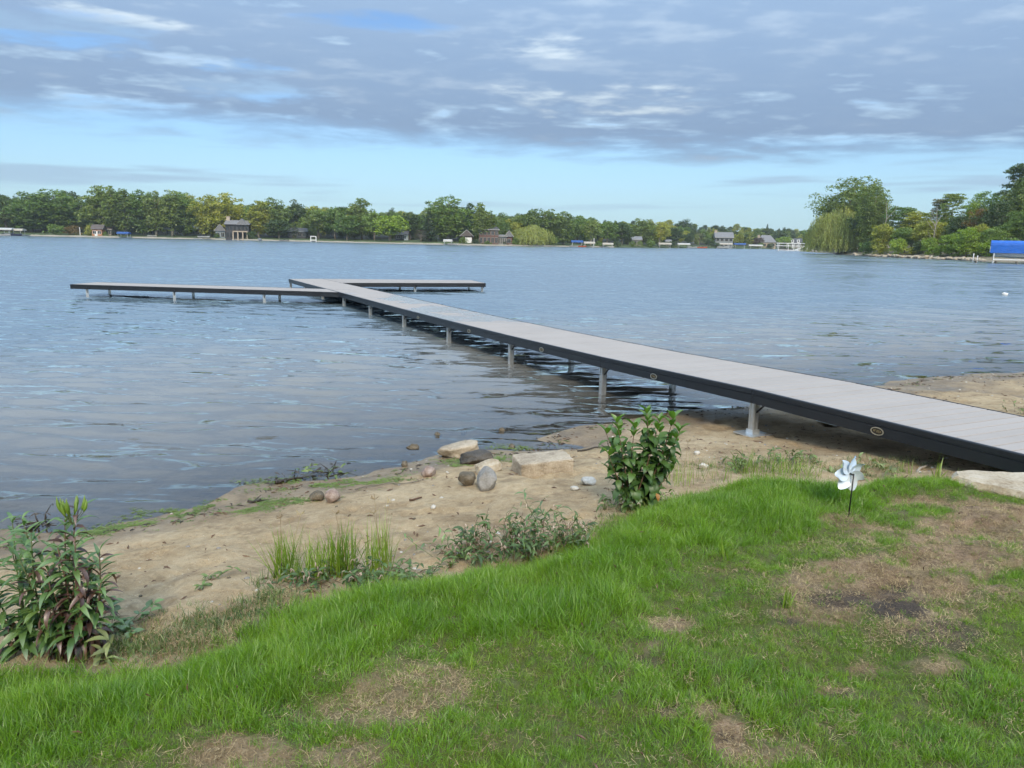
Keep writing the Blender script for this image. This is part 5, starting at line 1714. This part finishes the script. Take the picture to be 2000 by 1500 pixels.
for a in [
    ('willow', 1642, 496.5, 402, 98, 'willow', 'large weeping willow at the tip of the wooded point'),
    ('cottonwood', 1655, 493, 345, 124, 'olive', 'tall cottonwood rising behind the weeping willow'),
    ('cottonwood_b', 1702, 495, 358, 62, 'olive', 'cottonwood at the right shoulder of the tall cottonwood'),
    ('round_b', 1692, 494, 392, 62, 'dark', 'shaded brownish-green tree tucked right of the weeping willow'),
    ('airy', 1752, 497, 402, 74, 'green', 'open feathery tree right of the cottonwoods'),
    ('airy', 1790, 498, 412, 70, 'yellow', 'open yellow-green tree in the dip of the wooded point'),
    ('round', 1722, 501, 432, 46, 'yellow', 'light yellow-green tree at the water right of the willow'),
    ('round', 1766, 501, 440, 56, 'green', 'grey-green round tree behind the waterside shrubs'),
    ('round_b', 1812, 502, 424, 66, 'yellow', 'broad yellow-green tree in the middle of the wooded point'),
    ('airy_b', 1852, 500, 378, 58, 'olive', 'thin open tree with pale leaning trunk in mid point', 'tree', True),
    ('airy_b', 1826, 499, 388, 40, 'grey', 'sparse dead-topped tree in mid point'),
    ('round_b', 1872, 503, 412, 52, 'dark', 'dark cedar-like tree left of the rust-tinged tree'),
    ('cottonwood_b', 1902, 502, 372, 62, 'bright', 'leafy light green tree behind the rust-tinged tree'),
    ('round_b', 1908, 505, 396, 44, 'rust', 'rust-tinged tree on the wooded point'),
    ('round', 1912, 507, 432, 36, 'yellow', 'yellowish young tree below the rust-tinged tree'),
    ('airy_b', 1976, 504, 320, 74, 'dark', 'tallest dark tree at the right edge of the picture'),
    ('cottonwood_b', 1996, 505, 336, 60, 'olive', 'tall olive tree leaning out of the right edge'),
    ('round_b', 1944, 506, 382, 70, 'dark', 'dense dark tree above the blue boat canopy'),
    ('round_b', 1990, 508, 402, 70, 'green', 'dense green tree right behind the blue boat canopy'),
    ('round', 1888, 508, 440, 44, 'bright', 'light green small tree above the low waterside shrubs'),
    ('cottonwood_b', 1965, 500, 352, 76, 'olive', 'leafy olive tree left of the tallest dark tree'),
    ('round_b', 1836, 500, 420, 56, 'green', 'green tree filling the wood behind the leaning trunk'),
    ('round_b', 1780, 497, 430, 60, 'green', 'mid green tree behind the open yellow-green tree'),
    ('round', 1860, 506, 452, 50, 'bright', 'light green low tree behind the shrubs left of the mooring posts'),
    ('round', 1940, 508, 440, 56, 'green', 'green low tree left of the blue canopy'),
    ('bush', 1694, 500.5, 470, 34, 'green', 'dark green shrub at the foot of the willow', 'shrub'),
    ('bush_b', 1722, 501.5, 474, 34, 'yellow', 'yellow-green shrub left of the brightest waterside shrub', 'shrub'),
    ('bush', 1754, 502.5, 464, 38, 'bright', 'brightest yellow-green shrub at the water of the point', 'shrub'),
    ('bush_b', 1783, 503, 481, 30, 'yellow', 'low golden shrub right of the bright shrub', 'shrub'),
    ('bush', 1815, 504, 462, 34, 'bright', 'light green shrub in front of the broad yellow-green tree', 'shrub'),
    ('bush_b', 1838, 505.5, 476, 40, 'bright', 'light green low shrub left of the white mooring posts', 'shrub'),
    ('bush', 1868, 506.5, 474, 46, 'bright', 'light green shrub behind the white mooring posts', 'shrub'),
    ('bush_b', 1900, 508, 470, 50, 'bright', 'light green shrub right of the white mooring posts', 'shrub'),
    ('bush', 1932, 509, 470, 44, 'bright', 'light green shrub beside the blue boat canopy', 'shrub'),
    ('bush', 1795, 503, 470, 30, 'dark', 'dark green shrub between the golden and green shrubs', 'shrub'),
    ('bush_b', 1975, 510, 462, 60, 'green', 'green shrub behind the blue boat canopy', 'shrub'),
]:
    ptree(*a)


def dead_tree(px, base, top, label, seed):
    D = pdist(px) + 12; p = fpos(px, D); h = fh(px, top, D) - .6
    r = np.random.default_rng(seed)
    root = thing('dead_tree', label, 'tree', (p[0], p[1], .4))
    m = trunk_mesh(h, .16, seed, 9, .9)
    m.build('trunk', M['bark_pale'], root)


dead_tree(1724, 496, 374, 'bare dead tree right of the cottonwoods', 61)
dead_tree(1822, 498, 384, 'bare dead tree top in the dip of the wooded point', 62)

# ------------------------------------------------------------------ houses on the far shore
M['trim'] = m_plain('dull_trim', (0.34, 0.33, 0.30), 0.8, var=.2, scale=1)
M['brick'] = m_plain('brick', (0.15, 0.080, 0.062), 0.9, var=.3, scale=1.5)
M['brick_dark'] = m_plain('dark_brick', (0.10, 0.060, 0.048), 0.9, var=.3, scale=1.5)
M['siding_dark'] = m_plain('dark_siding', (0.055, 0.055, 0.058), 0.8, var=.2, scale=1)
M['siding_grey'] = m_plain('grey_siding', (0.22, 0.24, 0.25), 0.8, var=.2, scale=1)
M['siding_blue'] = m_plain('blue_grey_siding', (0.24, 0.30, 0.34), 0.8, var=.2, scale=1)
M['orange_wood'] = m_plain('orange_cedar', (0.46, 0.20, 0.09), 0.8, var=.2, scale=1)
M['tan'] = m_plain('tan_stone', (0.46, 0.38, 0.29), 0.85, var=.25, scale=1)
M['shingle'] = m_plain('dark_shingle', (0.085, 0.088, 0.095), 0.9, var=.25, scale=1)
M['shingle_grey'] = m_plain('grey_shingle', (0.20, 0.20, 0.205), 0.9, var=.25, scale=1)
M['shingle_brown'] = m_plain('brown_shingle', (0.12, 0.10, 0.09), 0.9, var=.25, scale=1)


def roof_mesh(w, d, z0, z1, hip=False, over=.5, across=False):
    """gable along x (ridge left-right), across: ridge front-back, hip: both ends slope"""
    m = MB(); W, D_ = w / 2 + over, d / 2 + over; t = .18
    if across:
        V = [(-W, -D_, z0), (W, -D_, z0), (W, D_, z0), (-W, D_, z0), (0, -D_, z1), (0, D_, z1)]
        Fc = [(0, 4, 5, 3), (1, 2, 5, 4), (0, 1, 4), (2, 3, 5), (0, 3, 2, 1)]
    else:
        e = min(W * .55, D_ * .9) if hip else 0
        V = [(-W, -D_, z0), (W, -D_, z0), (W, D_, z0), (-W, D_, z0), (-W + e, 0, z1), (W - e, 0, z1)]
        Fc = [(0, 1, 5, 4), (2, 3, 4, 5), (0, 4, 3), (1, 2, 5), (0, 3, 2, 1)]
    m.add(V, Fc)
    return m


def house(px, wpx, back, label, wall, roof, eave, ridge, d=9, hip=False, across=False, rows=((1.0, 1.4, 4),), trim='trim', rz=0.0, chim=None, name='house', door=None, cat='house', dx=0):
    D = fdist(px) + back; w = wpx / F * D
    p = fpos(px, D); g = float(np.interp(back, [0, 3, 14, 30, 80], [.3, .4, .75, 1.4, 5]))
    root = thing(name, label, cat, (p.x, p.y, g - .1), math.atan2(-p.x, p.y) * .6 + rz)
    m = MB(); m.box(-w / 2, w / 2, -d / 2, d / 2, -1.2, eave)
    if across: m.add([(-w / 2, -d / 2, eave), (w / 2, -d / 2, eave), (0, -d / 2, ridge - .3), (-w / 2, d / 2, eave), (w / 2, d / 2, eave), (0, d / 2, ridge - .3)], [(0, 1, 2), (4, 3, 5)])
    m.build('wall', M[wall], root)
    rf = roof_mesh(w, d, eave + .02, ridge, hip, across=across).build('roof', M[roof], root)
    if trim:
        m = MB(); W, Dp = w / 2 + .5, d / 2 + .5
        if across:
            for sx in (-1, 1):
                m.tube([(sx * W, -Dp - .05, eave), (0, -Dp - .05, ridge + .02)], .14, 4)
        else: m.box(-W, W, -Dp - .12, -Dp - .01, eave - .18, eave + .10)
        m.build('fascia', M[trim], rf)
    if chim:
        m = MB(); cx, ch, cw = chim; m.box(cx * w - cw / 2, cx * w + cw / 2, -.6, .6, eave * .5, ch); m.box(cx * w - cw / 2 - .1, cx * w + cw / 2 + .1, -.7, .7, ch, ch + .2)
        m.build('chimney', M['tan'], rf)
    for z, h, n in rows:
        for i in range(n):
            cx = (i + .5) / n * w - w / 2; ww = min(1.3, w / n * .62)
            if across and z > eave - .5 and abs(cx) > w * .3: continue
            m = MB(); m.box(cx - ww / 2 - .1, cx + ww / 2 + .1, -d / 2 - .07, -d / 2 + .02, z - .1, z + h + .1); f = m.build('window', M[trim or 'white'], root)
            m = MB()
            for a, b in ((cx - ww / 2, cx - .04), (cx + .04, cx + ww / 2)): m.box(a, b, -d / 2 - .10, -d / 2 - .05, z, z + h)
            m.build('pane', M['glass'], f)
    if door:
        dx_, dw, dh = door; m = MB(); m.box(dx_ * w - dw / 2, dx_ * w + dw / 2, -d / 2 - .09, -d / 2 + .02, -.05, dh); m.build('door', M['white'], root)
    return root, w, d


house(193, 17, 4, 'orange-brown cedar cottage with dark roof on the far left shore', 'orange_wood', 'shingle_brown', 2.7, 4.6, rows=((1.0, 1.1, 2),), trim=None, door=(-.1, 1.0, 2.0), d=7)
house(212, 14, 10, 'low tan porch building right of the orange cottage', 'tan', 'shingle_brown', 2.6, 3.6, rows=((.8, 1.3, 3),), d=6)
house(330, 60, 26, 'long low white house seen between the bare trunks', 'trim', 'shingle', 2.8, 4.6, rows=((.6, 1.6, 7),))
house(385, 36, 24, 'long grey ranch house left of the blue-grey gabled house', 'siding_grey', 'shingle_grey', 2.9, 4.9, rows=((1.0, 1.2, 4),))
house(434, 17, 7, 'blue-grey gabled house beside the dark two-storey house', 'siding_blue', 'shingle_grey', 2.9, 5.6, across=True, rows=((.8, 1.4, 2), (3.0, 1.1, 1)), d=10)
r_, w_, d_ = house(467, 42, 6, 'large dark two-storey lake house with chimney and columned porch', 'siding_dark', 'shingle_grey', 5.6, 7.4, rows=((.7, 1.8, 6), (3.6, 1.4, 6)), trim='siding_dark', chim=(-.44, 8.6, 1.3), d=10)
m = MB(); m.box(-.15 * w_, .48 * w_, -d_ / 2 - 2.6, -d_ / 2 - .15, 2.75, 3.15); m.build('porch_roof', M['tan'], r_)
for q in (-.14, .06, .27, .46):
    m = MB(); m.box(q * w_ - .22, q * w_ + .22, -d_ / 2 - 2.5, -d_ / 2 - 2.06, -.8, 2.74); m.build('porch_column', M['tan'], r_)
m = MB(); m.add([(-.02 * w_, -d_ / 2 - .9, 5.5), (.44 * w_, -d_ / 2 - .9, 5.5), (.21 * w_, -d_ / 2 - .9, 8.0), (-.02 * w_, 0, 5.5), (.44 * w_, 0, 5.5), (.21 * w_, 0, 8.0)], [(0, 1, 2), (0, 2, 5, 3), (1, 4, 5, 2), (0, 3, 4, 1)]); m.build('front_gable', M['shingle_grey'], r_)
house(583, 34, 22, 'low dark ranch house behind the small cone-shaped evergreen', 'siding_dark', 'shingle', 2.8, 4.4, rows=((1.0, 1.2, 4),), trim='siding_grey')
house(785, 22, 20, 'dark shed with a white end right of the bright tree', 'siding_dark', 'shingle', 2.6, 4.0, rows=((1.0, 1.0, 2),), door=(.42, 1.6, 2.6))
house(660, 40, 34, 'dim grey house in the shade behind the deep green tree', 'siding_grey', 'shingle', 2.8, 4.4, rows=((.9, 1.3, 5),))
house(912, 22, 10, 'dark brick garage with a white door left of the brick house', 'brick_dark', 'shingle_brown', 2.7, 5.0, across=True, rows=(), door=(.16, 2.4, 2.3), d=8)
house(955, 36, 7, 'two-storey brick house with white windows on the far shore', 'brick', 'shingle', 5.4, 7.6, hip=True, rows=((.6, 1.9, 5), (3.5, 1.3, 5)), chim=(-.2, 8.0, .9), d=10)
r_, w_, d_ = house(977, 24, 4, 'white glazed sunroom wing joined to the brick house', 'trim', 'shingle_grey', 3.2, 3.8, hip=True, rows=((.5, 2.0, 6),), d=5, cat='house')
house(994, 13, 4.5, 'small brick gabled wing at the right end of the sunroom', 'brick', 'shingle_grey', 3.0, 5.2, across=True, rows=((.8, 1.4, 1),), d=8)
house(1243, 16, 12, 'small white cottage left of the tall olive tree', 'trim', 'shingle_grey', 2.8, 4.4, rows=((.9, 1.2, 2),))
house(1305, 8, 10, 'tiny white shed behind the moored covered boats', 'trim', 'shingle_grey', 2.4, 3.4, rows=((.9, 1.0, 1),), d=4)
house(1412, 32, 12, 'big grey house with pale chimney across the water', 'siding_grey', 'shingle_grey', 5.2, 8.2, rows=((.8, 1.5, 4), (3.4, 1.3, 4)), chim=(-.47, 9.0, 1.4), d=11)
house(1495, 32, 14, 'grey-roofed house with tan walls right of the narrow yellow trees', 'tan', 'shingle_grey', 3.4, 7.6, hip=True, rows=((.9, 1.4, 4),), d=12, chim=(-.42, 7.4, 1.3))
r_, w_, d_ = house(1551, 24, 10, 'white cottage with dark roof and two white dormers', 'trim', 'shingle', 3.0, 6.4, rows=((.9, 1.3, 3),), d=9)
for q in (-.22, .22):
    m = MB(); m.box(q * w_ - .8, q * w_ + .8, -d_ / 2 + .3, -.5, 3.6, 5.5); dm = m.build('dormer', M['white'], r_)
    m = MB(); m.box(q * w_ - .4, q * w_ + .4, -d_ / 2 + .22, -d_ / 2 + .27, 4.2, 5.1); m.build('pane', M['glass'], dm)

for i, (px, top, w, tint, lb) in enumerate(((905, 462, 16, 'green', 'green shrub left of the dark brick garage'), (930, 466, 14, 'dark', 'dark shrub between the garage and the brick house'), (952, 470, 12, 'green', 'low green hedge shrub before the brick house'),
        (987, 470, 12, 'dark', 'low dark shrub before the sunroom'), (1003, 462, 18, 'green', 'green shrub at the right end of the brick house'), (1236, 470, 13, 'green', 'green shrub left of the small white cottage'), (1250, 470, 12, 'olive', 'olive shrub right of the small white cottage'),
        (1398, 472, 14, 'dark', 'dark shrub at the left foot of the big grey house'), (1426, 474, 14, 'green', 'green shrub at the right foot of the big grey house'), (1486, 474, 14, 'green', 'green shrub left of the grey-roofed tan house'), (1504, 474, 13, 'dark', 'dark shrub before the grey-roofed tan house'),
        (1540, 477, 12, 'green', 'green shrub left of the dormer cottage'), (424, 455, 12, 'green', 'green shrub left of the blue-grey gabled house'), (490, 450, 18, 'dark', 'dark shrub at the right end of the two-storey house'), (205, 452, 10, 'green', 'small shrub between the orange cottage and the porch'),
        (1270, 468, 22, 'green', 'wide green shrub below the tall olive tree'), (1310, 470, 20, 'dark', 'wide dark shrub left of the bare greyish tree'), (1170, 470, 16, 'green', 'green shrub below the forked tree'), (1205, 470, 18, 'dark', 'dark shrub below the dark round tree'))):
    ftree('bush%d' % (i % 3), px, top, w, tint, lb, 1.2, 'shrub', group='shrubs along the far shore')

# ------------------------------------------------------------------ boats, hoists, docks across the water
def canopy_mesh(L, W, z0, z1, n=8, skirt=.5):
    m = MB(); prof = []
    for i in range(n + 1):
        a = math.pi * i / n
        prof.append((-math.cos(a) * W / 2, z0 + (z1 - z0) * math.sin(a) ** .7))
    P = [(-W / 2, z0 - skirt)] + prof + [(W / 2, z0 - skirt)]
    k = len(P)
    for dx, t in ((0, 0),):
        V = [(-L / 2, y, z) for y, z in P] + [(L / 2, y, z) for y, z in P]
        Fc = [(i, k + i, k + i + 1, i + 1) for i in range(k - 1)]
        Q = [(-L / 2 + .02, y * .985, z - .03) for y, z in P] + [(L / 2 - .02, y * .985, z - .03) for y, z in P]
        b = len(V); V += Q; Fc += [(b + i + 1, b + k + i + 1, b + k + i, b + i) for i in range(k - 1)]
        Fc += [(i, i + 1, b + i + 1, b + i) for i in range(k - 1)] + [(k + i + 1, k + i, b + k + i, b + k + i + 1) for i in range(k - 1)]
        Fc += [tuple(range(1, k - 1))[::-1], tuple(range(k + 1, 2 * k - 1))]
        m.add(V, Fc)
    return m


def hoist(loc, rz, L, W, top, label, cover='offwhite', name='boat_hoist', skirt=.12, group='covered boat hoists'):
    root = thing(name, label, 'boat hoist', loc, rz, group)
    canopy_mesh(L, W, top - .7, top, skirt=skirt).build('canopy', M[cover], root)
    for sx in (-.40, .40):
        for sy in (-1, 1):
            m = MB(); m.box(sx * L - .06, sx * L + .06, sy * W * .46 - .06, sy * W * .46 + .06, -.9, top - .72); m.build('post', M['alu'], root)
    for sx in (-.40, .40):
        m = MB(); m.box(sx * L - .07, sx * L + .07, -W * .46, W * .46, .25, .40); m.build('cradle_beam', M['white'], root)
    return root


def hull(L, W, h):
    m = MB(); st = [(-.5, .92, 0), (-.2, 1.0, 0), (.1, .97, .03), (.3, .78, .10), (.43, .42, .2), (.5, .03, .30)]
    V = []; Fc = []
    for t, w, z in st:
        y = W / 2 * w
        V += [(t * L, -y, h + z * h), (t * L, -y * .82, h * .35 + z * h), (t * L, 0, z * h * 1.2), (t * L, y * .82, h * .35 + z * h), (t * L, y, h + z * h)]
    for i in range(len(st) - 1):
        for j in range(4): Fc.append((i * 5 + j, i * 5 + j + 1, (i + 1) * 5 + j + 1, (i + 1) * 5 + j))
        Fc.append((i * 5 + 4, i * 5, (i + 1) * 5, (i + 1) * 5 + 4))
    Fc.append((0, 4, 3, 2, 1))
    return m.add(V, Fc)


def boat(loc, rz, L, label, hullm='white', top=None, group='boats along the far shore'):
    root = thing('motor_boat', label, 'boat', loc, rz, group)
    hull(L, L * .36, L * .14).build('hull', M[hullm], root)
    m = MB(); m.add([(L * .08, -L * .13, L * .145), (L * .08, L * .13, L * .145), (L * .0, L * .12, L * .23), (L * .0, -L * .12, L * .23), (L * .02, -L * .13, L * .145), (L * .02, L * .13, L * .145)], [(0, 1, 2, 3), (4, 3, 2, 5), (0, 3, 4), (1, 5, 2)]); m.build('windshield', M['glass'], root)
    m = MB(); m.box(-L * .42, -L * .1, -L * .13, L * .13, L * .145, L * .18); m.build('seat', M[top or 'siding_grey'], root)
    return root


def fl(px, off, z=0.0):
    p = fpos(px, fdist(px) + off); return (p.x, p.y, z)


M['far_blue'] = m_plain('faded_blue_cover', (0.03, 0.10, 0.32), 0.8, var=.2, scale=1)
M['far_white'] = m_plain('weathered_white', (0.48, 0.48, 0.46), 0.6, var=.2, scale=1)
M['far_cream'] = m_plain('weathered_cream', (0.44, 0.41, 0.35), 0.8, var=.2, scale=1)
M['orange'] = m_plain('orange_hull', (0.62, 0.14, 0.06), .4)
M['navy'] = m_plain('navy_hull', (0.02, 0.025, 0.06), .4)
hoist(fl(6, -4), .1, 7.5, 3, 2.9, 'white boat canopy at the far left edge of the lake', 'far_white')
hoist(fl(28, -3), .05, 7.5, 3, 2.7, 'cream boat canopy, second from the far left edge', 'far_cream')
boat(fl(24, -7, -.2), .1, 6.5, 'dark pontoon boat moored under the cream canopy', 'navy')
boat(fl(5, -8, -.2), .2, 5, 'white motor boat at the far left edge', 'far_white')
hoist(fl(242, -2), .0, 4.6, 2.6, 2.3, 'blue covered boat hoist under the bare-trunked trees', 'far_blue')
boat(fl(297, 3, .6), .0, 3.6, 'white boat stored on the lawn under the bare-trunked trees', 'far_white')
boat(fl(398, -2.5, .6), .0, 4.6, 'white motor boat raised on a lift left of the dark house', 'far_white', 'navy')
boat(fl(386, -4, -.1), .0, 3.4, 'low white boat beside the raised white boat', 'far_white')
boat(fl(507, -3, .1), -1.2, 4.2, 'white motor boat bow-on right of the dark house', 'far_white')
boat(fl(555, -4, 0), .0, 3.6, 'navy boat near the small floating dock', 'navy')


def frame_hoist(px, off, L, hgt, label):
    root = thing('boat_hoist', label, 'boat hoist', fl(px, off), 0, 'open frame hoists')
    for sx in (-1, 1):
        m = MB(); m.box(sx * L / 2 - .14, sx * L / 2 + .14, -.14, .14, -.8, hgt); m.build('post', M['white'], root)
    for z in (hgt, hgt * .38):
        m = MB(); m.box(-L / 2 + .15, L / 2 - .15, -.12, .12, z - .30, z - .02); m.build('beam', M['white'], root)


frame_hoist(612, -1, 2.0, 2.2, 'small white empty frame hoist on the far shore')
hoist(fl(875, -2), .0, 3.2, 2.6, 2.0, 'white canopy by the trunks of the tallest cottonwood', 'far_white')
boat(fl(884, -5, 0), .0, 3.6, 'white boat at the foot of the tallest cottonwood', 'far_white')
hoist(fl(1127, -3), .0, 4.6, 2.8, 2.6, 'blue boat canopy right of the far willow', 'far_blue')
boat(fl(1137, -7, 0), .2, 3.6, 'orange boat moored beside the blue canopy', 'orange')
boat(fl(1121, -8, 0), .0, 3.4, 'white boat in front of the blue canopy', 'far_white')
hoist(fl(1151, -3), .0, 4.4, 2.8, 2.2, 'cream canopy just right of the blue canopy', 'far_cream')
hoist(fl(1187, -3), .0, 4.4, 2.8, 1.9, 'cream canopy below the green round tree', 'far_cream')
hoist(fl(1298, -3), .0, 6, 3, 2.4, 'cream canopy below the yellow-green forked tree', 'far_cream')
hoist(fl(1335, -3), .0, 6, 3, 2.4, 'white canopy left of the bare greyish tree', 'far_white')
boat(fl(1352, -6, 0), .0, 5.0, 'white boat right of the white canopy', 'far_white')
boat(fl(1372, -6, 0), .0, 5.0, 'orange-hulled boat in front of the bare greyish tree', 'orange')
hoist(fl(1416, -4), .0, 7.5, 3, 2.9, 'cream canopy in front of the big grey house', 'far_cream')
boat(fl(1412, -8, 0), .0, 6.5, 'white boat under the canopy of the big grey house', 'far_white')
hoist(fl(1444, -4), .0, 6.5, 3, 3.0, 'blue canopy right of the big grey house', 'far_blue')
hoist(fl(1475, -4), .0, 8, 3, 2.4, 'white canopy between the two grey houses', 'far_white')
for i, (a, b, nm) in enumerate(((150, 168, 'short pale dock in front of the yellow-green shrub'), (528, 600, 'long low pale floating dock near the frame hoist'), (820, 860, 'pale dock in front of the spruce'))):
    m = MB(); p, q = fl(a, -6 - 8 * (i == 1)), fl(b, -6 - 8 * (i == 1)); L = q[0] - p[0]
    root = thing('far_dock', nm, 'dock', p, 0, 'small docks across the water')
    m.box(0, L, -.8, .8, .18, .32); m.build('deck', M['seawall'], root)
    for k in range(4):
        m = MB(); m.tube([(L * (k + .5) / 4, -.7, -1), (L * (k + .5) / 4, -.7, .5)], .06, 6); m.build('post', M['alu'], root)

# the big white pontoon hoist off the wooded point
def white_hoist():
    c = at(1552, 490.5, 0)
    s = c[1] / F
    root = thing('white_boat_lift', 'white open-framed boat lift standing off the willow point', 'boat lift', (c[0], c[1], 0), -.15)
    x0, x1 = -34 * s, 36 * s; W = 3.2; zt = 14.5 * s
    rails = [((x0 * .98, y, zt), (x1 * .62, y, zt)) for y in (-W / 2, W / 2)] + [((x0, y, zt * .66), (x1 * .60, y, zt * .66)) for y in (-W / 2, W / 2)] + [((x0 * .95, y, .35), (x1 * 1.25, y, .35)) for y in (-W / 2, W / 2)]
    for a, b in rails:
        m = MB(); m.tube([a, b], .15, 6); m.build('rail', M['white'], root)
    for x in (x0 * .92, x0 * .4, x0 * .1, x1 * .2, x1 * .58):
        for y in (-W / 2, W / 2):
            m = MB(); m.tube([(x, y, -1), (x, y, zt)], .12, 6); m.build('post', M['white'], root)
    for y in (-W / 2, W / 2):
        m = MB(); m.tube([(x1 * .02, y, .4), (x1 * .5, y, zt * .66)], .12, 6); m.build('brace', M['white'], root)
    for x in (x0 * .9, x0 * .3, x1 * .3):
        m = MB(); m.tube([(x, -W / 2, zt), (x, W / 2, zt)], .10, 6); m.build('cross_bar', M['white'], root)
    m = MB(); m.box(x0 * .9, x0 * .15, -1.1, 1.1, .5, 1.1); m.build('bunk', M['siding_dark'], root)


white_hoist()


# blue covered hoist at the right edge, with its boat, dock and posts
def blue_hoist():
    D = pdist(1990) - 2.5; c = fpos(1985, D)
    s = D / F
    rz = -.52
    root = thing('boat_hoist', 'large boat hoist with bright blue canvas canopy at the right edge', 'boat hoist', (c.x, c.y, 0), rz)
    L, W, top = 7.6, 3.1, fh(1975, 470, D)
    cm = canopy_mesh(L, W, top - .75, top, 10, 1.35)
    ob = cm.build('canopy', M['blue'], root)
    m = MB(); m.box(-L / 2 - .03, -L / 2 + .01, -W / 2 + .1, W / 2 - .1, top - 2.0, top - .95); m.build('end_curtain', M['offwhite'], root)
    for sx in (-.42, .42):
        for sy in (-1, 1):
            m = MB(); m.box(sx * L - .07, sx * L + .07, sy * W * .44 - .07, sy * W * .44 + .07, -.9, top - .9); m.build('post', M['white'], root)
    for sy in (-1, 1):
        m = MB(); m.box(-L * .42, L * .42, sy * W * .44 - .06, sy * W * .44 + .06, .55, .75); m.build('side_beam', M['white'], root)
    b = thing('motor_boat', 'white and navy motor boat hanging under the blue canopy', 'boat', (c.x, c.y, .85), rz + math.pi)
    hull(6.6, 2.3, .95).build('hull', M['white'], b)
    m = MB(); m.box(-2.6, 1.2, -.9, .9, .96, 1.25); m.build('seat', M['navy'], b)
    m = MB(); m.box(-3.0, 1.6, -1.17, -1.12, .45, .8); m.build('stripe', M['navy'], b)
    d = thing('weathered_dock', 'weathered brown dock below the blue canopy', 'dock', (c.x - 1.0, c.y - 3.0, 0), rz + .15)
    m = MB(); m.box(-7, 6, -.6, .6, .38, .50); m.build('deck', M['bark_pale'], d)
    for k in range(5):
        for sy in (-.5, .5):
            m = MB(); m.tube([(-6.5 + 3 * k, sy, -1), (-6.5 + 3 * k, sy, .37)], .09, 6); m.build('post', M['bark'], d)


blue_hoist()
for px, top, lb in ((1903, 495, 'tall white mooring post, left of the pair by the point'), (1911, 499, 'shorter white mooring post, right of the pair by the point')):
    D = pdist(px) - 3; p = fpos(px, D); h = fh(px, top, D)
    m = MB(); m.tube([(0, 0, -1), (.02, 0, h - .25), (.05, 0, h)], [.11, .10, .06], 8)
    put(m.build('mooring_post', M['white'], None, True, loc=p), lb, 'post', 'mooring posts by the point')
# rocks along the bank of the point
r = np.random.default_rng(70)
rk = [blob('bank_rock', (.55, .4, .3), 600 + k, .3, .3, 2) for k in range(4)]
for k, me in enumerate(rk): me.materials.append(M['concrete' if k % 2 else 'limestone'])
P = []
for px in np.arange(1670, 1925, 1.6):
    D = pdist(px) + r.uniform(-.3, 1.2); p = fpos(px, D); P.append((p.x, p.y, r.uniform(.05, .4)))
n = len(P)
scatter('bank_rocks', rk, P, np.stack([r.normal(0, .3, n), r.normal(0, .3, n), r.uniform(0, 6.28, n)], -1), r.uniform(.5, 1.3, n), r.integers(0, 4, n), label='pale rubble stones along the bank of the wooded point', cat='rocks')
# mooring buoy
p = at(1963, 577, 0)
bm_ = blob('buoy', (.20, .13, .10), 77, 0, .04, 3); bm_.materials.append(M['white'])
put(obj('mooring_buoy', bm_, None, (p[0], p[1], .06), (0, .1, .2)), 'white float bobbing on the open water on the right', 'buoy')
# lamp post / statue by the far left shrubs, flagpoles
for px, top, lb in ((156, 444, 'small white lamp post on the far lawn left of the orange cottage'), (1160, 465, 'thin white flagpole beside the cream canopy')):
    D = fdist(px) + 2; p = fpos(px, D); h = fh(px, top, D)
    m = MB(); m.tube([(0, 0, 0), (0, 0, h * .8), (0, 0, h)], [.16, .13, .2], 8); put(m.build('white_post', M['white'], None, loc=p), lb, 'post')

# ------------------------------------------------------------------ the air over the lake
hz, T = mat('haze_air')
T.n('ShaderNodeOutputMaterial', {'Volume': T.n('ShaderNodeVolumePrincipled', {'Color': (0.86, 0.93, 1.0, 1), 'Density': 0.00019, 'Anisotropy': 0.1}).outputs[0]})
m = MB(); m.box(-900, 1400, -12, 1150, -4.0, 60)
put(m.build('haze', hz), kind='stuff')
